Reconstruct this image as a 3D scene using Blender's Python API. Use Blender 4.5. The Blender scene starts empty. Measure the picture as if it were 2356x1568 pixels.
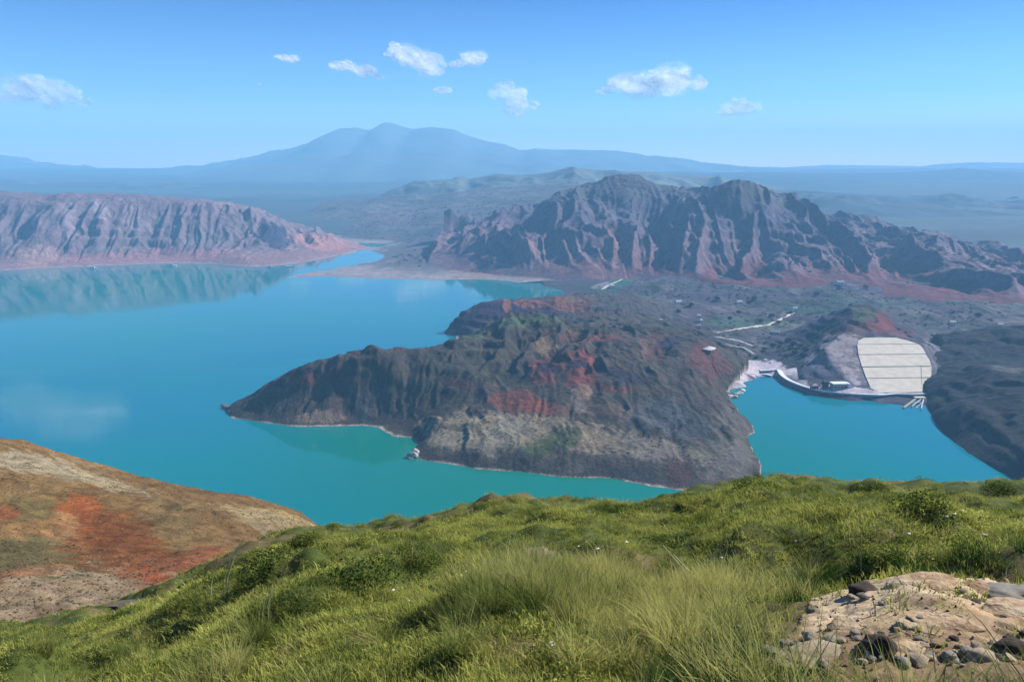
import bpy, math, random
import numpy as np
from math import radians, sin, cos, tan, atan2, pi, hypot, sqrt, exp
from mathutils import Vector, Matrix

S = bpy.context.scene
COL = S.collection
rnd = random.Random(7)

# ------------------------------------------------------------ camera
CAMH = 220.0                      # metres above the lake
FPX = 1849.0                      # focal length in units of a 2356 x 1568 frame
PITCH = math.atan(399 / FPX)
cam_d = bpy.data.cameras.new('camera')
cam_d.sensor_width = 36.0
cam_d.lens = FPX / 2356 * 36.0
cam_d.clip_start = 0.05
cam_d.clip_end = 90000
cam = bpy.data.objects.new('camera', cam_d)
COL.objects.link(cam)
cam.location = (0, 0, CAMH)
cam.rotation_euler = (pi / 2 - PITCH, 0, 0)
S.camera = cam

# ------------------------------------------------------------ sky, sun, exposure
SUN_AZ = radians(66)             # measured from +Y (ahead) towards +X (right)
SUN_EL = radians(37)
w = bpy.data.worlds.new('World')
S.world = w
w.use_nodes = True
nt = w.node_tree
nt.nodes.clear()
wo = nt.nodes.new('ShaderNodeOutputWorld')
bg = nt.nodes.new('ShaderNodeBackground')
bg.inputs['Strength'].default_value = 0.15
sky = nt.nodes.new('ShaderNodeTexSky')
sky.sky_type = 'NISHITA'
sky.sun_disc = False
sky.sun_elevation = SUN_EL
sky.sun_rotation = SUN_AZ
sky.altitude = 2000
sky.air_density = 1.0
sky.dust_density = 1.0
sky.ozone_density = 3.0
tint = nt.nodes.new('ShaderNodeMix')
tint.data_type = 'RGBA'
tint.blend_type = 'MULTIPLY'
tint.inputs['Factor'].default_value = 1.0
tcn = nt.nodes.new('ShaderNodeTexCoord')
sep = nt.nodes.new('ShaderNodeSeparateXYZ')
nt.links.new(tcn.outputs['Generated'], sep.inputs[0])
ramp = nt.nodes.new('ShaderNodeValToRGB')
ramp.color_ramp.elements[0].position = 0.0; ramp.color_ramp.elements[0].color = (1.00, 0.80, 0.72, 1)
ramp.color_ramp.elements[1].position = 0.22; ramp.color_ramp.elements[1].color = (0.022, 0.155, 0.40, 1)
e = ramp.color_ramp.elements.new(0.08); e.color = (0.30, 0.47, 0.62, 1)
nt.links.new(sep.outputs['Z'], ramp.inputs['Fac'])
nt.links.new(ramp.outputs[0], tint.inputs['B'])
nt.links.new(sky.outputs[0], tint.inputs['A'])
nt.links.new(tint.outputs['Result'], bg.inputs['Color'])
nt.links.new(bg.outputs[0], wo.inputs['Surface'])
sun_d = bpy.data.lights.new('sun', 'SUN')
sun_d.energy = 5.0
sun_d.angle = radians(0.5)
sun_d.color = (1.0, 0.97, 0.92)
sun = bpy.data.objects.new('sun', sun_d)
COL.objects.link(sun)
sdir = Vector((sin(SUN_AZ) * cos(SUN_EL), cos(SUN_AZ) * cos(SUN_EL), sin(SUN_EL)))
sun.rotation_euler = sdir.to_track_quat('Z', 'Y').to_euler()
sun.location = sdir * 300 + Vector((0, 0, CAMH))
vs = S.view_settings
vs.view_transform = 'Standard'
vs.look = 'None'
vs.exposure = 0.92
vs.gamma = 1.0
vs.use_curve_mapping = False
S.cycles.max_bounces = 8
S.cycles.transparent_max_bounces = 16
S.cycles.volume_bounces = 5
S.cycles.use_fast_gi = False
HAZE_DENSITY = 1.6e-4
HAZE_COLOR = (0.32, 0.68, 1.0)

# ------------------------------------------------------------ helpers: pixels to points
def ray(px, py):
    x = (px - 1178) / FPX
    y = -(py - 784) / FPX
    d = Vector((x, cos(PITCH) + y * sin(PITCH), -sin(PITCH) + y * cos(PITCH)))
    return d

def Q(px, py, r):                 # point seen at (px,py) at distance r ahead
    d = ray(px, py)
    t = r / d.y
    return (d.x * t, d.y * t, CAMH + d.z * t)

def Z(px, py, z=0.0):             # point seen at (px,py) at height z
    d = ray(px, py)
    t = (z - CAMH) / d.z
    return (d.x * t, d.y * t, z)

def dens(lst, step=24):           # a polyline of (px, py[, r or z]) filled in every few pixels
    out = []
    for a, b in zip(lst[:-1], lst[1:]):
        n = max(1, int(hypot(b[0] - a[0], b[1] - a[1]) / step))
        for i in range(n):
            t = i / n
            out.append(tuple(u + (v - u) * t for u, v in zip(a, b)))
    return out + [lst[-1]]

# ------------------------------------------------------------ helpers: noise
_rng = np.random.RandomState(11)
_perm = _rng.permutation(4096).astype(np.int64)
_val = _rng.rand(4096) * 2 - 1

def vnoise(x, y, seed=0):
    xi = np.floor(x).astype(np.int64); yi = np.floor(y).astype(np.int64)
    fx = x - xi; fy = y - yi
    fx = fx * fx * fx * (fx * (fx * 6 - 15) + 10); fy = fy * fy * fy * (fy * (fy * 6 - 15) + 10)
    def h(a, b):
        return _val[_perm[(_perm[(a + seed * 131) & 4095] + b) & 4095]]
    a = h(xi, yi); b = h(xi + 1, yi); c = h(xi, yi + 1); d = h(xi + 1, yi + 1)
    return (a + (b - a) * fx) * (1 - fy) + (c + (d - c) * fx) * fy

def fbm(x, y, s, o=5, seed=0, g=0.5):
    r = 0; a = 1.0; t = 0
    x = np.asarray(x) / s; y = np.asarray(y) / s
    for i in range(o):
        r = r + a * vnoise(x + 17.3 * i, y - 9.1 * i, seed + i); t += a
        ca, sa = 0.8, 0.6
        x, y = (x * ca - y * sa) * 2.03, (x * sa + y * ca) * 2.03
        a *= g
    return r / t

def ridged(x, y, s, o=5, seed=0, g=0.5):
    r = 0; a = 1.0; t = 0
    x = np.asarray(x) / s; y = np.asarray(y) / s
    for i in range(o):
        r = r + a * (1 - 2 * np.abs(vnoise(x + 7.3 * i, y - 3.1 * i, seed + i))); t += a
        ca, sa = 0.8, 0.6
        x, y = (x * ca - y * sa) * 2.03, (x * sa + y * ca) * 2.03
        a *= g
    return r / t - 0.36

def flute(x, y, sx, sy, seed=0):
    wx = fbm(x, y, sy * .7, 3, seed + 40) * sx * 1.6
    a = 1 - 2 * np.abs(vnoise((x + wx) / sx, y / sy, seed))
    b = 1 - 2 * np.abs(vnoise((x + wx * .6) / (sx * .42), y / (sy * .6), seed + 3))
    return a * .68 + b * .32 - 0.33

def sstep(a, b, x):
    t = np.clip((np.asarray(x, float) - a) / (b - a), 0, 1)
    return t * t * (3 - 2 * t)

# ------------------------------------------------------------ helpers: height fields
def rbf(pts, X, Y, sc=0.0):
    P = np.array(pts, float)
    n = len(P)
    c = P[:, :2]
    d = np.sqrt(((c[:, None] - c[None]) ** 2).sum(-1))
    A = np.zeros((n + 3, n + 3))
    A[:n, :n] = d + np.eye(n) * (-sc)
    A[:n, n] = 1; A[:n, n + 1:n + 3] = c; A[n, :n] = 1; A[n + 1:n + 3, :n] = c.T
    b = np.zeros(n + 3); b[:n] = P[:, 2]
    wv = np.linalg.lstsq(A, b, rcond=None)[0]
    H = wv[n] + wv[n + 1] * X + wv[n + 2] * Y
    for i in range(n):
        H = H + wv[i] * np.sqrt((X - c[i, 0]) ** 2 + (Y - c[i, 1]) ** 2 + 4.0)
    return H

def erode(H, dx, k, iters, base=0.0, m=0.5):
    ny, nx = H.shape
    offs = [(-1, -1), (-1, 0), (-1, 1), (0, -1), (0, 1), (1, -1), (1, 0), (1, 1)]
    for it in range(iters):
        best = np.zeros_like(H); rec = np.full(H.shape, -1, np.int64); dist = np.ones_like(H)
        idx = np.arange(ny * nx).reshape(ny, nx)
        for dy, dxx in offs:
            L = dx * hypot(dy, dxx)
            N = np.full_like(H, 1e9); I = np.full(H.shape, -1, np.int64)
            ys = slice(max(0, -dy), ny - max(0, dy)); yn = slice(max(0, dy), ny - max(0, -dy))
            xs = slice(max(0, -dxx), nx - max(0, dxx)); xn = slice(max(0, dxx), nx - max(0, -dxx))
            N[ys, xs] = H[yn, xn]; I[ys, xs] = idx[yn, xn]
            s = (H - N) / L
            mk = s > best
            best[mk] = s[mk]; rec[mk] = I[mk]; dist[mk] = L
        order = np.argsort(H.ravel())
        order = order[H.ravel()[order] > base]
        A = [dx * dx] * (ny * nx)
        R = rec.ravel().tolist(); ol = order.tolist()
        for i in reversed(ol):
            r = R[i]
            if r >= 0:
                A[r] += A[i]
        F = (k * np.array(A) ** m / dist.ravel()).tolist()
        h = H.ravel().tolist()
        for i in ol:
            r = R[i]
            if r >= 0:
                f = F[i]; hr = h[r] if h[r] > base - 1 else base - 1
                h[i] = (h[i] + f * hr) / (1 + f)
        H = np.array(h).reshape(ny, nx)
    return H

def blur(H, n):
    for _ in range(3):
        for ax in (0, 1):
            P = np.pad(H, [(n, n) if a == ax else (0, 0) for a in (0, 1)], mode='edge')
            c = np.cumsum(P, axis=ax)
            c = np.concatenate([np.zeros_like(np.take(c, [0], ax)), c], ax)
            L = H.shape[ax]
            H = (np.take(c, range(2 * n + 1, 2 * n + 1 + L), ax) - np.take(c, range(0, L), ax)) / (2 * n + 1)
    return H

def carve(H, dx, k, iters, base, size):
    """cut gullies, then give back the height lost over distances longer than size"""
    E = erode(H, dx, k, iters, base)
    n = max(2, int(size / dx))
    D = H - E
    return np.where(H > base, E + np.maximum(blur(D, n), 0) * 0.85, H)

class Land:
    """A height field standing at its real place; .z(x,y) samples it, .hit(px,py) finds the ground seen at a pixel."""
    def __init__(s, X, Y, H):
        s.X, s.Y, s.H = X, Y, H
        s.x0, s.y0 = X[0, 0], Y[0, 0]; s.dx = X[0, 1] - X[0, 0]
        s.ny, s.nx = H.shape
    def z(s, x, y):
        u = (x - s.x0) / s.dx; v = (y - s.y0) / s.dx
        if u < 0 or v < 0 or u >= s.nx - 1 or v >= s.ny - 1:
            return -50.0
        i, j = int(u), int(v); fu, fv = u - i, v - j
        H = s.H
        return (H[j, i] * (1 - fu) + H[j, i + 1] * fu) * (1 - fv) + (H[j + 1, i] * (1 - fu) + H[j + 1, i + 1] * fu) * fv
    def zv(s, x, y):
        u = np.clip((x - s.x0) / s.dx, 0, s.nx - 1.01); v = np.clip((y - s.y0) / s.dx, 0, s.ny - 1.01)
        i = u.astype(int); j = v.astype(int); fu, fv = u - i, v - j; H = s.H
        return (H[j, i] * (1 - fu) + H[j, i + 1] * fu) * (1 - fv) + (H[j + 1, i] * (1 - fu) + H[j + 1, i + 1] * fu) * fv
    def hit(s, px, py, r0=300, r1=4000, step=2.0):
        d = ray(px, py); hl = hypot(d.x, d.y)
        r = r0
        while r < r1:
            t = r / hl
            x, y, z = d.x * t, d.y * t, CAMH + d.z * t
            if s.z(x, y) >= z:
                return Vector((x, y, s.z(x, y)))
            r += step
        return None

def terrace(H, X, Y, p, amt, seed, sharp=5.0):
    """hard and soft beds: the slope climbs in uneven ledges and short walls"""
    h = H + fbm(X, Y, p * 9, 3, seed) * p * 1.2
    q = h / p; fl = np.floor(q); fr = q - fl
    st = 1 / (1 + np.exp(-(fr - .5) * sharp * 2)); lo = 1 / (1 + np.exp(sharp)); st = (st - lo) / (1 - 2 * lo)
    a = amt * sstep(-.25, .2, fbm(X, Y, p * 5, 3, seed + 1))
    return H + ((fl + st) * p - h) * a

def poly_inside(X, Y, poly):
    n = len(poly); ins = np.zeros(X.shape, bool); dmin = np.full(X.shape, 1e9)
    for i in range(n):
        x1, y1 = poly[i][:2]; x2, y2 = poly[(i + 1) % n][:2]
        c = ((y1 > Y) != (y2 > Y)) & (X < (x2 - x1) * (Y - y1) / ((y2 - y1) if y2 != y1 else 1e-9) + x1)
        ins ^= c
        vx, vy = x2 - x1, y2 - y1; L = vx * vx + vy * vy + 1e-9
        t = np.clip(((X - x1) * vx + (Y - y1) * vy) / L, 0, 1)
        dmin = np.minimum(dmin, np.hypot(X - x1 - t * vx, Y - y1 - t * vy))
    return np.where(ins, dmin, -dmin)       # signed distance, positive inside

def patches(X, Y, H, land, col, lst, seed=50):
    """soil and rock colours that keep to their own places on the land: (px,py, half width, half height, colour, amount, tilt)"""
    for k, (px, py, rw, rh, c, amt, ang) in enumerate(lst):
        C = land.hit(px, py)
        if C is None:
            continue
        d = Vector((C.x, C.y, C.z - CAMH)); dist = d.length; d.normalize()
        R = Vector((d.y, -d.x, 0)).normalized(); U = R.cross(d)
        DX, DY, DZ = X - C.x, Y - C.y, H - C.z
        s = dist / FPX
        u = (DX * R.x + DY * R.y) / s; v = (DX * U.x + DY * U.y + DZ * U.z) / s
        wd = DX * d.x + DY * d.y + DZ * d.z
        ca, sa = cos(radians(ang)), sin(radians(ang))
        a = (u * ca + v * sa) / rw; b = (-u * sa + v * ca) / rh
        q = np.sqrt(a * a + b * b)
        q = q + 0.60 * fbm(X + DZ * 2, Y - DZ * 1.5, 30 * s, 4, seed + k) + 0.45 * fbm(X + DZ, Y - DZ, 7 * s, 3, seed + k + 9)
        mk = amt * (1 - sstep(0.80, 1.06, q)) * (np.abs(wd) < dist * 0.16)
        col = col * (1 - mk[..., None]) + np.array(c) * mk[..., None]
    return col

def grid(x0, x1, y0, y1, dx):
    xs = np.arange(x0, x1 + dx, dx); ys = np.arange(y0, y1 + dx, dx)
    return np.meshgrid(xs, ys)

def slope(H, dx):
    gy, gx = np.gradient(H, dx)
    return np.hypot(gx, gy)

def grid_mesh(name, X, Y, H, col, mat, zcut=-3.0, smooth=True):
    ny, nx = H.shape
    co = np.stack([X, Y, H], -1).reshape(-1, 3).astype(np.float32)
    i = np.arange(ny * nx).reshape(ny, nx)
    q = np.stack([i[:-1, :-1], i[:-1, 1:], i[1:, 1:], i[1:, :-1]], -1).reshape(-1, 4)
    zz = H.ravel()
    keep = (zz[q] > zcut).any(1)
    q = q[keep]
    used = np.zeros(ny * nx, bool); used[q.ravel()] = True
    remap = np.cumsum(used) - 1
    co = co[used]; q = remap[q]
    me = bpy.data.meshes.new(name)
    me.vertices.add(len(co)); me.vertices.foreach_set('co', co.ravel())
    me.loops.add(len(q) * 4); me.loops.foreach_set('vertex_index', q.ravel().astype(np.int32))
    me.polygons.add(len(q)); me.polygons.foreach_set('loop_start', (np.arange(len(q)) * 4).astype(np.int32))
    me.polygons.foreach_set('use_smooth', np.full(len(q), smooth))
    me.update(calc_edges=True)
    at = me.attributes.new('col', 'FLOAT_COLOR', 'POINT')
    c4 = np.ones((len(co), 4), np.float32); c4[:, :3] = np.clip(col.reshape(-1, 3)[used], 0.004, 0.95)
    at.data.foreach_set('color', c4.ravel())
    me.materials.append(mat)
    o = bpy.data.objects.new(name, me)
    COL.objects.link(o)
    return o

def tag(o, label=None, cat=None, group=None, kind=None):
    if label: o['label'] = label
    if cat: o['category'] = cat
    if group: o['group'] = group
    if kind: o['kind'] = kind
    return o

def obj(name, verts, faces, mat, parent=None, loc=None, smooth=False):
    me = bpy.data.meshes.new(name)
    me.from_pydata([tuple(v) for v in verts], [], faces)
    if smooth:
        me.polygons.foreach_set('use_smooth', [True] * len(me.polygons))
    me.update()
    me.materials.append(mat)
    o = bpy.data.objects.new(name, me)
    COL.objects.link(o)
    if parent: o.parent = parent
    if loc is not None: o.location = loc
    return o

def empty(name, loc, rz=0):
    o = bpy.data.objects.new(name, None)
    COL.objects.link(o); o.location = loc; o.rotation_euler = (0, 0, rz); o.empty_display_size = 1
    return o

# ------------------------------------------------------------ materials
def nodes(mat):
    mat.use_nodes = True
    return mat.node_tree, mat.node_tree.nodes, mat.node_tree.links

def land_mat(name, scale, bump=0.6, bdist=1.0, var=0.35, stretch=0.35, rough=0.9, streak=0.0, tone=(1, 1, 1)):
    """vertex colour (which soil lies where) broken up by grain at three sizes, with relief"""
    m = bpy.data.materials.new(name); t, N, L = nodes(m)
    b = N['Principled BSDF']; b.inputs['Roughness'].default_value = rough
    b.inputs['Specular IOR Level'].default_value = 0.15
    a = N.new('ShaderNodeAttribute'); a.attribute_name = 'col'
    g = N.new('ShaderNodeNewGeometry')
    mp = N.new('ShaderNodeMapping'); mp.inputs['Scale'].default_value = (1 / scale, 1 / scale, stretch / scale)
    L.new(g.outputs['Position'], mp.inputs['Vector'])
    n1 = N.new('ShaderNodeTexNoise'); n1.inputs['Scale'].default_value = 1.0; n1.inputs['Detail'].default_value = 10; n1.inputs['Roughness'].default_value = 0.68
    L.new(mp.outputs[0], n1.inputs['Vector'])
    n2 = N.new('ShaderNodeTexNoise'); n2.inputs['Scale'].default_value = 5.0; n2.inputs['Detail'].default_value = 8; n2.inputs['Roughness'].default_value = 0.75
    L.new(mp.outputs[0], n2.inputs['Vector'])
    r1 = N.new('ShaderNodeMapRange'); r1.inputs['From Min'].default_value = 0.3; r1.inputs['From Max'].default_value = 0.7
    r1.inputs['To Min'].default_value = 1 - var; r1.inputs['To Max'].default_value = 1 + var
    L.new(n1.outputs['Fac'], r1.inputs['Value'])
    r2 = N.new('ShaderNodeMapRange'); r2.inputs['From Min'].default_value = 0.32; r2.inputs['From Max'].default_value = 0.68
    r2.inputs['To Min'].default_value = 1 - var; r2.inputs['To Max'].default_value = 1 + var
    L.new(n2.outputs['Fac'], r2.inputs['Value'])
    mu = N.new('ShaderNodeMath'); mu.operation = 'MULTIPLY'
    L.new(r1.outputs[0], mu.inputs[0]); L.new(r2.outputs[0], mu.inputs[1])
    last = mu.outputs[0]
    if streak:
        mp2 = N.new('ShaderNodeMapping'); mp2.inputs['Scale'].default_value = (3 / scale, 3 / scale, 0.12 / scale)
        L.new(g.outputs['Position'], mp2.inputs['Vector'])
        n3 = N.new('ShaderNodeTexNoise'); n3.inputs['Detail'].default_value = 6; n3.inputs['Scale'].default_value = 1.0
        L.new(mp2.outputs[0], n3.inputs['Vector'])
        r3 = N.new('ShaderNodeMapRange'); r3.inputs['From Min'].default_value = 0.35; r3.inputs['From Max'].default_value = 0.65
        r3.inputs['To Min'].default_value = 1 - streak; r3.inputs['To Max'].default_value = 1 + streak
        L.new(n3.outputs['Fac'], r3.inputs['Value'])
        m3 = N.new('ShaderNodeMath'); m3.operation = 'MULTIPLY'
        L.new(last, m3.inputs[0]); L.new(r3.outputs[0], m3.inputs[1]); last = m3.outputs[0]
    vm = N.new('ShaderNodeVectorMath'); vm.operation = 'SCALE'
    L.new(a.outputs['Color'], vm.inputs[0]); L.new(last, vm.inputs['Scale'])
    vt = N.new('ShaderNodeVectorMath'); vt.operation = 'MULTIPLY'; vt.inputs[1].default_value = tone
    L.new(vm.outputs[0], vt.inputs[0])
    L.new(vt.outputs[0], b.inputs['Base Color'])
    bp = N.new('ShaderNodeBump'); bp.inputs['Strength'].default_value = bump; bp.inputs['Distance'].default_value = bdist
    ad = N.new('ShaderNodeMath'); ad.operation = 'MULTIPLY_ADD'; ad.inputs[1].default_value = 0.35
    L.new(n2.outputs['Fac'], ad.inputs[0]); L.new(n1.outputs['Fac'], ad.inputs[2])
    L.new(ad.outputs[0], bp.inputs['Height']); L.new(bp.outputs[0], b.inputs['Normal'])
    return m

def plain(name, c, rough=0.8, var=0.15, scale=1.0, bump=0.2, bd=0.02, spec=0.3, metal=0.0):
    m = bpy.data.materials.new(name); t, N, L = nodes(m)
    b = N['Principled BSDF']; b.inputs['Roughness'].default_value = rough; b.inputs['Specular IOR Level'].default_value = spec
    b.inputs['Metallic'].default_value = metal
    tc = N.new('ShaderNodeNewGeometry')
    n = N.new('ShaderNodeTexNoise'); n.inputs['Scale'].default_value = scale; n.inputs['Detail'].default_value = 8; n.inputs['Roughness'].default_value = 0.65
    L.new(tc.outputs['Position'], n.inputs['Vector'])
    r = N.new('ShaderNodeMapRange'); r.inputs['From Min'].default_value = 0.3; r.inputs['From Max'].default_value = 0.7
    r.inputs['To Min'].default_value = 1 - var; r.inputs['To Max'].default_value = 1 + var
    L.new(n.outputs['Fac'], r.inputs['Value'])
    v = N.new('ShaderNodeVectorMath'); v.operation = 'SCALE'; v.inputs[0].default_value = c
    L.new(r.outputs[0], v.inputs['Scale']); L.new(v.outputs[0], b.inputs['Base Color'])
    if bump:
        bp = N.new('ShaderNodeBump'); bp.inputs['Strength'].default_value = bump; bp.inputs['Distance'].default_value = bd
        L.new(n.outputs['Fac'], bp.inputs['Height']); L.new(bp.outputs[0], b.inputs['Normal'])
    return m

M_near = land_mat('hill_turf', 0.9, 0.7, 0.06, 0.30, 1.0, tone=(.60, .58, .50))
M_brown = land_mat('brown_soil', 2.2, 1.0, 0.5, 0.36, 1.0, tone=(.78, .76, .56))
M_head = land_mat('headland_rock', 9.0, 0.9, 2.6, 0.42, 0.4, streak=0.2, tone=(.50, .46, .44))
M_bad = land_mat('badland_rock', 26.0, 0.7, 5.0, 0.28, 0.35, streak=0.2, tone=(.50, .47, .68))  # bluish tone puts part of the distance haze into the rock colour
M_cliff = land_mat('cliff_rock', 24.0, 0.9, 6.0, 0.24, 0.35, streak=0.22, tone=(.64, .56, .72))
M_valley = land_mat('valley_ground', 18.0, 0.6, 1.8, 0.34, 1.0, tone=(.50, .46, .56))
M_far = land_mat('far_ground', 120.0, 0.4, 10.0, 0.22, 1.0)

def water_mat():
    m = bpy.data.materials.new('lake_water'); t, N, L = nodes(m)
    b = N['Principled BSDF']
    b.inputs['IOR'].default_value = 1.33
    b.inputs['Roughness'].default_value = 0.045
    b.inputs['Specular IOR Level'].default_value = 0.5
    g = N.new('ShaderNodeNewGeometry')
    n = N.new('ShaderNodeTexNoise'); n.inputs['Scale'].default_value = 0.0022; n.inputs['Detail'].default_value = 3
    L.new(g.outputs['Position'], n.inputs['Vector'])
    cr = N.new('ShaderNodeValToRGB')
    cr.color_ramp.elements[0].position = 0.36; cr.color_ramp.elements[0].color = (0.001, 0.145, 0.200, 1)
    cr.color_ramp.elements[1].position = 0.64; cr.color_ramp.elements[1].color = (0.001, 0.172, 0.158, 1)
    L.new(n.outputs['Fac'], cr.inputs['Fac'])
    vd = N.new('ShaderNodeVectorMath'); vd.operation = 'DISTANCE'; vd.inputs[1].default_value = (40, 590, 0)  # green of the headland's dark reflection, mixed into the water colour around this point
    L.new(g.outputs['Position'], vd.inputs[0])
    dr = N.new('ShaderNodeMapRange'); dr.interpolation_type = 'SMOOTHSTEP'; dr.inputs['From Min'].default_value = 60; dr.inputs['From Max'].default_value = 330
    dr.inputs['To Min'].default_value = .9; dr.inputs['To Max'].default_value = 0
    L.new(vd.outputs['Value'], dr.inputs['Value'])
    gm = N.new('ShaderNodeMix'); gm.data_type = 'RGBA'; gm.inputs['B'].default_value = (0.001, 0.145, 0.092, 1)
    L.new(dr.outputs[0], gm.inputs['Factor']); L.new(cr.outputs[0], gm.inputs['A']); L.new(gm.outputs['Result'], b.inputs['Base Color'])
    mp = N.new('ShaderNodeMapping'); mp.inputs['Scale'].default_value = (0.25, 0.6, 1)
    L.new(g.outputs['Position'], mp.inputs['Vector'])
    n2 = N.new('ShaderNodeTexNoise'); n2.inputs['Scale'].default_value = 1.0; n2.inputs['Detail'].default_value = 4
    L.new(mp.outputs[0], n2.inputs['Vector'])
    mp3 = N.new('ShaderNodeMapping'); mp3.inputs['Scale'].default_value = (0.0035, 0.018, 1)
    L.new(g.outputs['Position'], mp3.inputs['Vector'])
    n4 = N.new('ShaderNodeTexNoise'); n4.inputs['Scale'].default_value = 1.0; n4.inputs['Detail'].default_value = 6
    L.new(mp3.outputs[0], n4.inputs['Vector'])
    rr_ = N.new('ShaderNodeMapRange'); rr_.inputs['From Min'].default_value = 0.42; rr_.inputs['From Max'].default_value = 0.66
    rr_.inputs['To Min'].default_value = 0.02; rr_.inputs['To Max'].default_value = 0.10
    L.new(n4.outputs['Fac'], rr_.inputs['Value']); L.new(rr_.outputs[0], b.inputs['Roughness'])
    bp = N.new('ShaderNodeBump'); bp.inputs['Strength'].default_value = 0.03; bp.inputs['Distance'].default_value = 0.5
    L.new(n2.outputs['Fac'], bp.inputs['Height']); L.new(bp.outputs[0], b.inputs['Normal'])
    return m
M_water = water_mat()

# ------------------------------------------------------------ lake and the ground beneath everything
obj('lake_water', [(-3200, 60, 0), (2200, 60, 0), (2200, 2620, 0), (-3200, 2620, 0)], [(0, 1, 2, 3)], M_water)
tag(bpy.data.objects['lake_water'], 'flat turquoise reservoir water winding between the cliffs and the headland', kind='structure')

def shore_ring(pts, cx, cy, off=22, z=-14):
    out = []
    for p in pts:
        vx, vy = p[0] - cx, p[1] - cy; L = hypot(vx, vy)
        out.append((p[0] + vx / L * off, p[1] + vy / L * off, z))
    return out

# ---- far plain and the ground sheet
X, Y = grid(-13000, 13000, 1660, 13200, 95)
R = np.hypot(X, Y)
H = 14 + (R - 1660) * 0.024 + (fbm(X, Y, 1500, 5, 3) * 22 + ridged(X, Y, 520, 5, 5) * 12) * sstep(1700, 3000, R)
H = np.minimum(H, 205 + fbm(X, Y, 2500, 3, 8) * 12)
H = np.where((X < 100) & (X > -2300), H - 60 * sstep(2750, 2450, Y) * sstep(100, 0, X), H)
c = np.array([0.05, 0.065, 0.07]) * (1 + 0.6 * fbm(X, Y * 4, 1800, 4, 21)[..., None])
o = grid_mesh('plain_terrain', X, Y, H, c, M_far, -500)
tag(o, 'wide hazy blue plain stretching to the horizon beyond the mountains', kind='structure')
obj('ground', [(-13200, -900, -6), (13200, -900, -6), (13200, 13400, -6), (-13200, 13400, -6)], [(0, 1, 2, 3)], M_valley)
tag(bpy.data.objects['ground'], 'low ground lying beneath the lake and its hills', kind='structure')

# ---- distant mountains: silhouettes given as (px, py) on the skyline
def range_land(name, sky_pts, r0, depth, foot, dx, amp, label, colr, seed, xr, ero=0.0, mat=None):
    xs = [Q(px, py, r0)[0] for px, py in sky_pts]; zs = [Q(px, py, r0)[2] for px, py in sky_pts]
    yr = Q(sky_pts[len(sky_pts) // 2][0], sky_pts[0][1], r0)[1]
    X, Y = grid(xr[0], xr[1], yr - depth, yr + depth, dx)
    wob = fbm(X, Y * 0 + 3.3, 900, 3, seed) * depth * 0.18
    T = np.interp(X, xs, zs)
    q = np.abs(Y - yr - wob) / depth
    prof = np.clip(1 - q, 0, 1) ** 1.25
    foot_ = foot
    H = foot + (T - foot) * prof + ridged(X, Y, depth * 0.35, 5, seed + 2) * amp * np.sqrt(np.clip(q, 0, 1)) * prof * 1.5 + ridged(X, Y, depth * 0.16, 4, seed + 4) * amp * 1.1 * sstep(0, .12, q) * prof + fbm(X, Y, 160, 4, seed + 5) * amp * 0.10
    if ero:
        H = erode(H, dx, ero, 4, foot)
    H = H - sstep(.80, .98, q) * 110
    c = np.array(colr) * (1 + 0.35 * fbm(X, Y, 500, 5, seed + 7)[..., None])
    o = grid_mesh(name, X, Y, H, c, mat or M_far, foot - 100)
    tag(o, label, kind='structure')
    return o
sk = [(-500, 372), (-250, 360), (0, 355), (40, 358), (75, 368), (120, 382), (150, 378), (200, 387), (240, 391), (330, 391), (395, 392), (420, 382), (470, 381),
      (520, 369), (560, 366), (600, 356), (625, 347), (680, 343), (705, 334), (722, 330), (745, 312), (790, 293), (800, 296), (822, 293), (850, 301), (862, 295),
      (880, 284), (893, 280), (912, 285), (945, 297), (990, 293), (1050, 300), (1080, 313), (1120, 325), (1160, 331), (1195, 346), (1230, 342), (1260, 344), (1320, 343),
      (1420, 344), (1480, 352), (1498, 357), (1520, 356), (1545, 361), (1560, 360), (1590, 364), (1620, 372), (1660, 376), (1720, 382), (1800, 386), (1900, 390), (2100, 396), (2600, 400)]
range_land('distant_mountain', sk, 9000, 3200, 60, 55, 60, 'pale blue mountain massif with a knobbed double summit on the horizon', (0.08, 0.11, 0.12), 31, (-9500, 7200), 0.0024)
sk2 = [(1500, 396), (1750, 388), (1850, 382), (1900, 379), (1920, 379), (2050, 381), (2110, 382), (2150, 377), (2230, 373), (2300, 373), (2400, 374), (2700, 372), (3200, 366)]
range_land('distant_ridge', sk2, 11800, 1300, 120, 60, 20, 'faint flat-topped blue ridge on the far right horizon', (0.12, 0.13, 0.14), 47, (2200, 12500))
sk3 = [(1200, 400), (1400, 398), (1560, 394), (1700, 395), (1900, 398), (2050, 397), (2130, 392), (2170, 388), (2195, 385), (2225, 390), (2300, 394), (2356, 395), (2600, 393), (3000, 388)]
range_land('distant_plateau', sk3, 6600, 2700, 60, 45, 28, 'deep blue plateau falling gently towards the lake behind the rugged mountain', (0.03, 0.05, 0.06), 63, (300, 7600), 0.0006)

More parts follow.
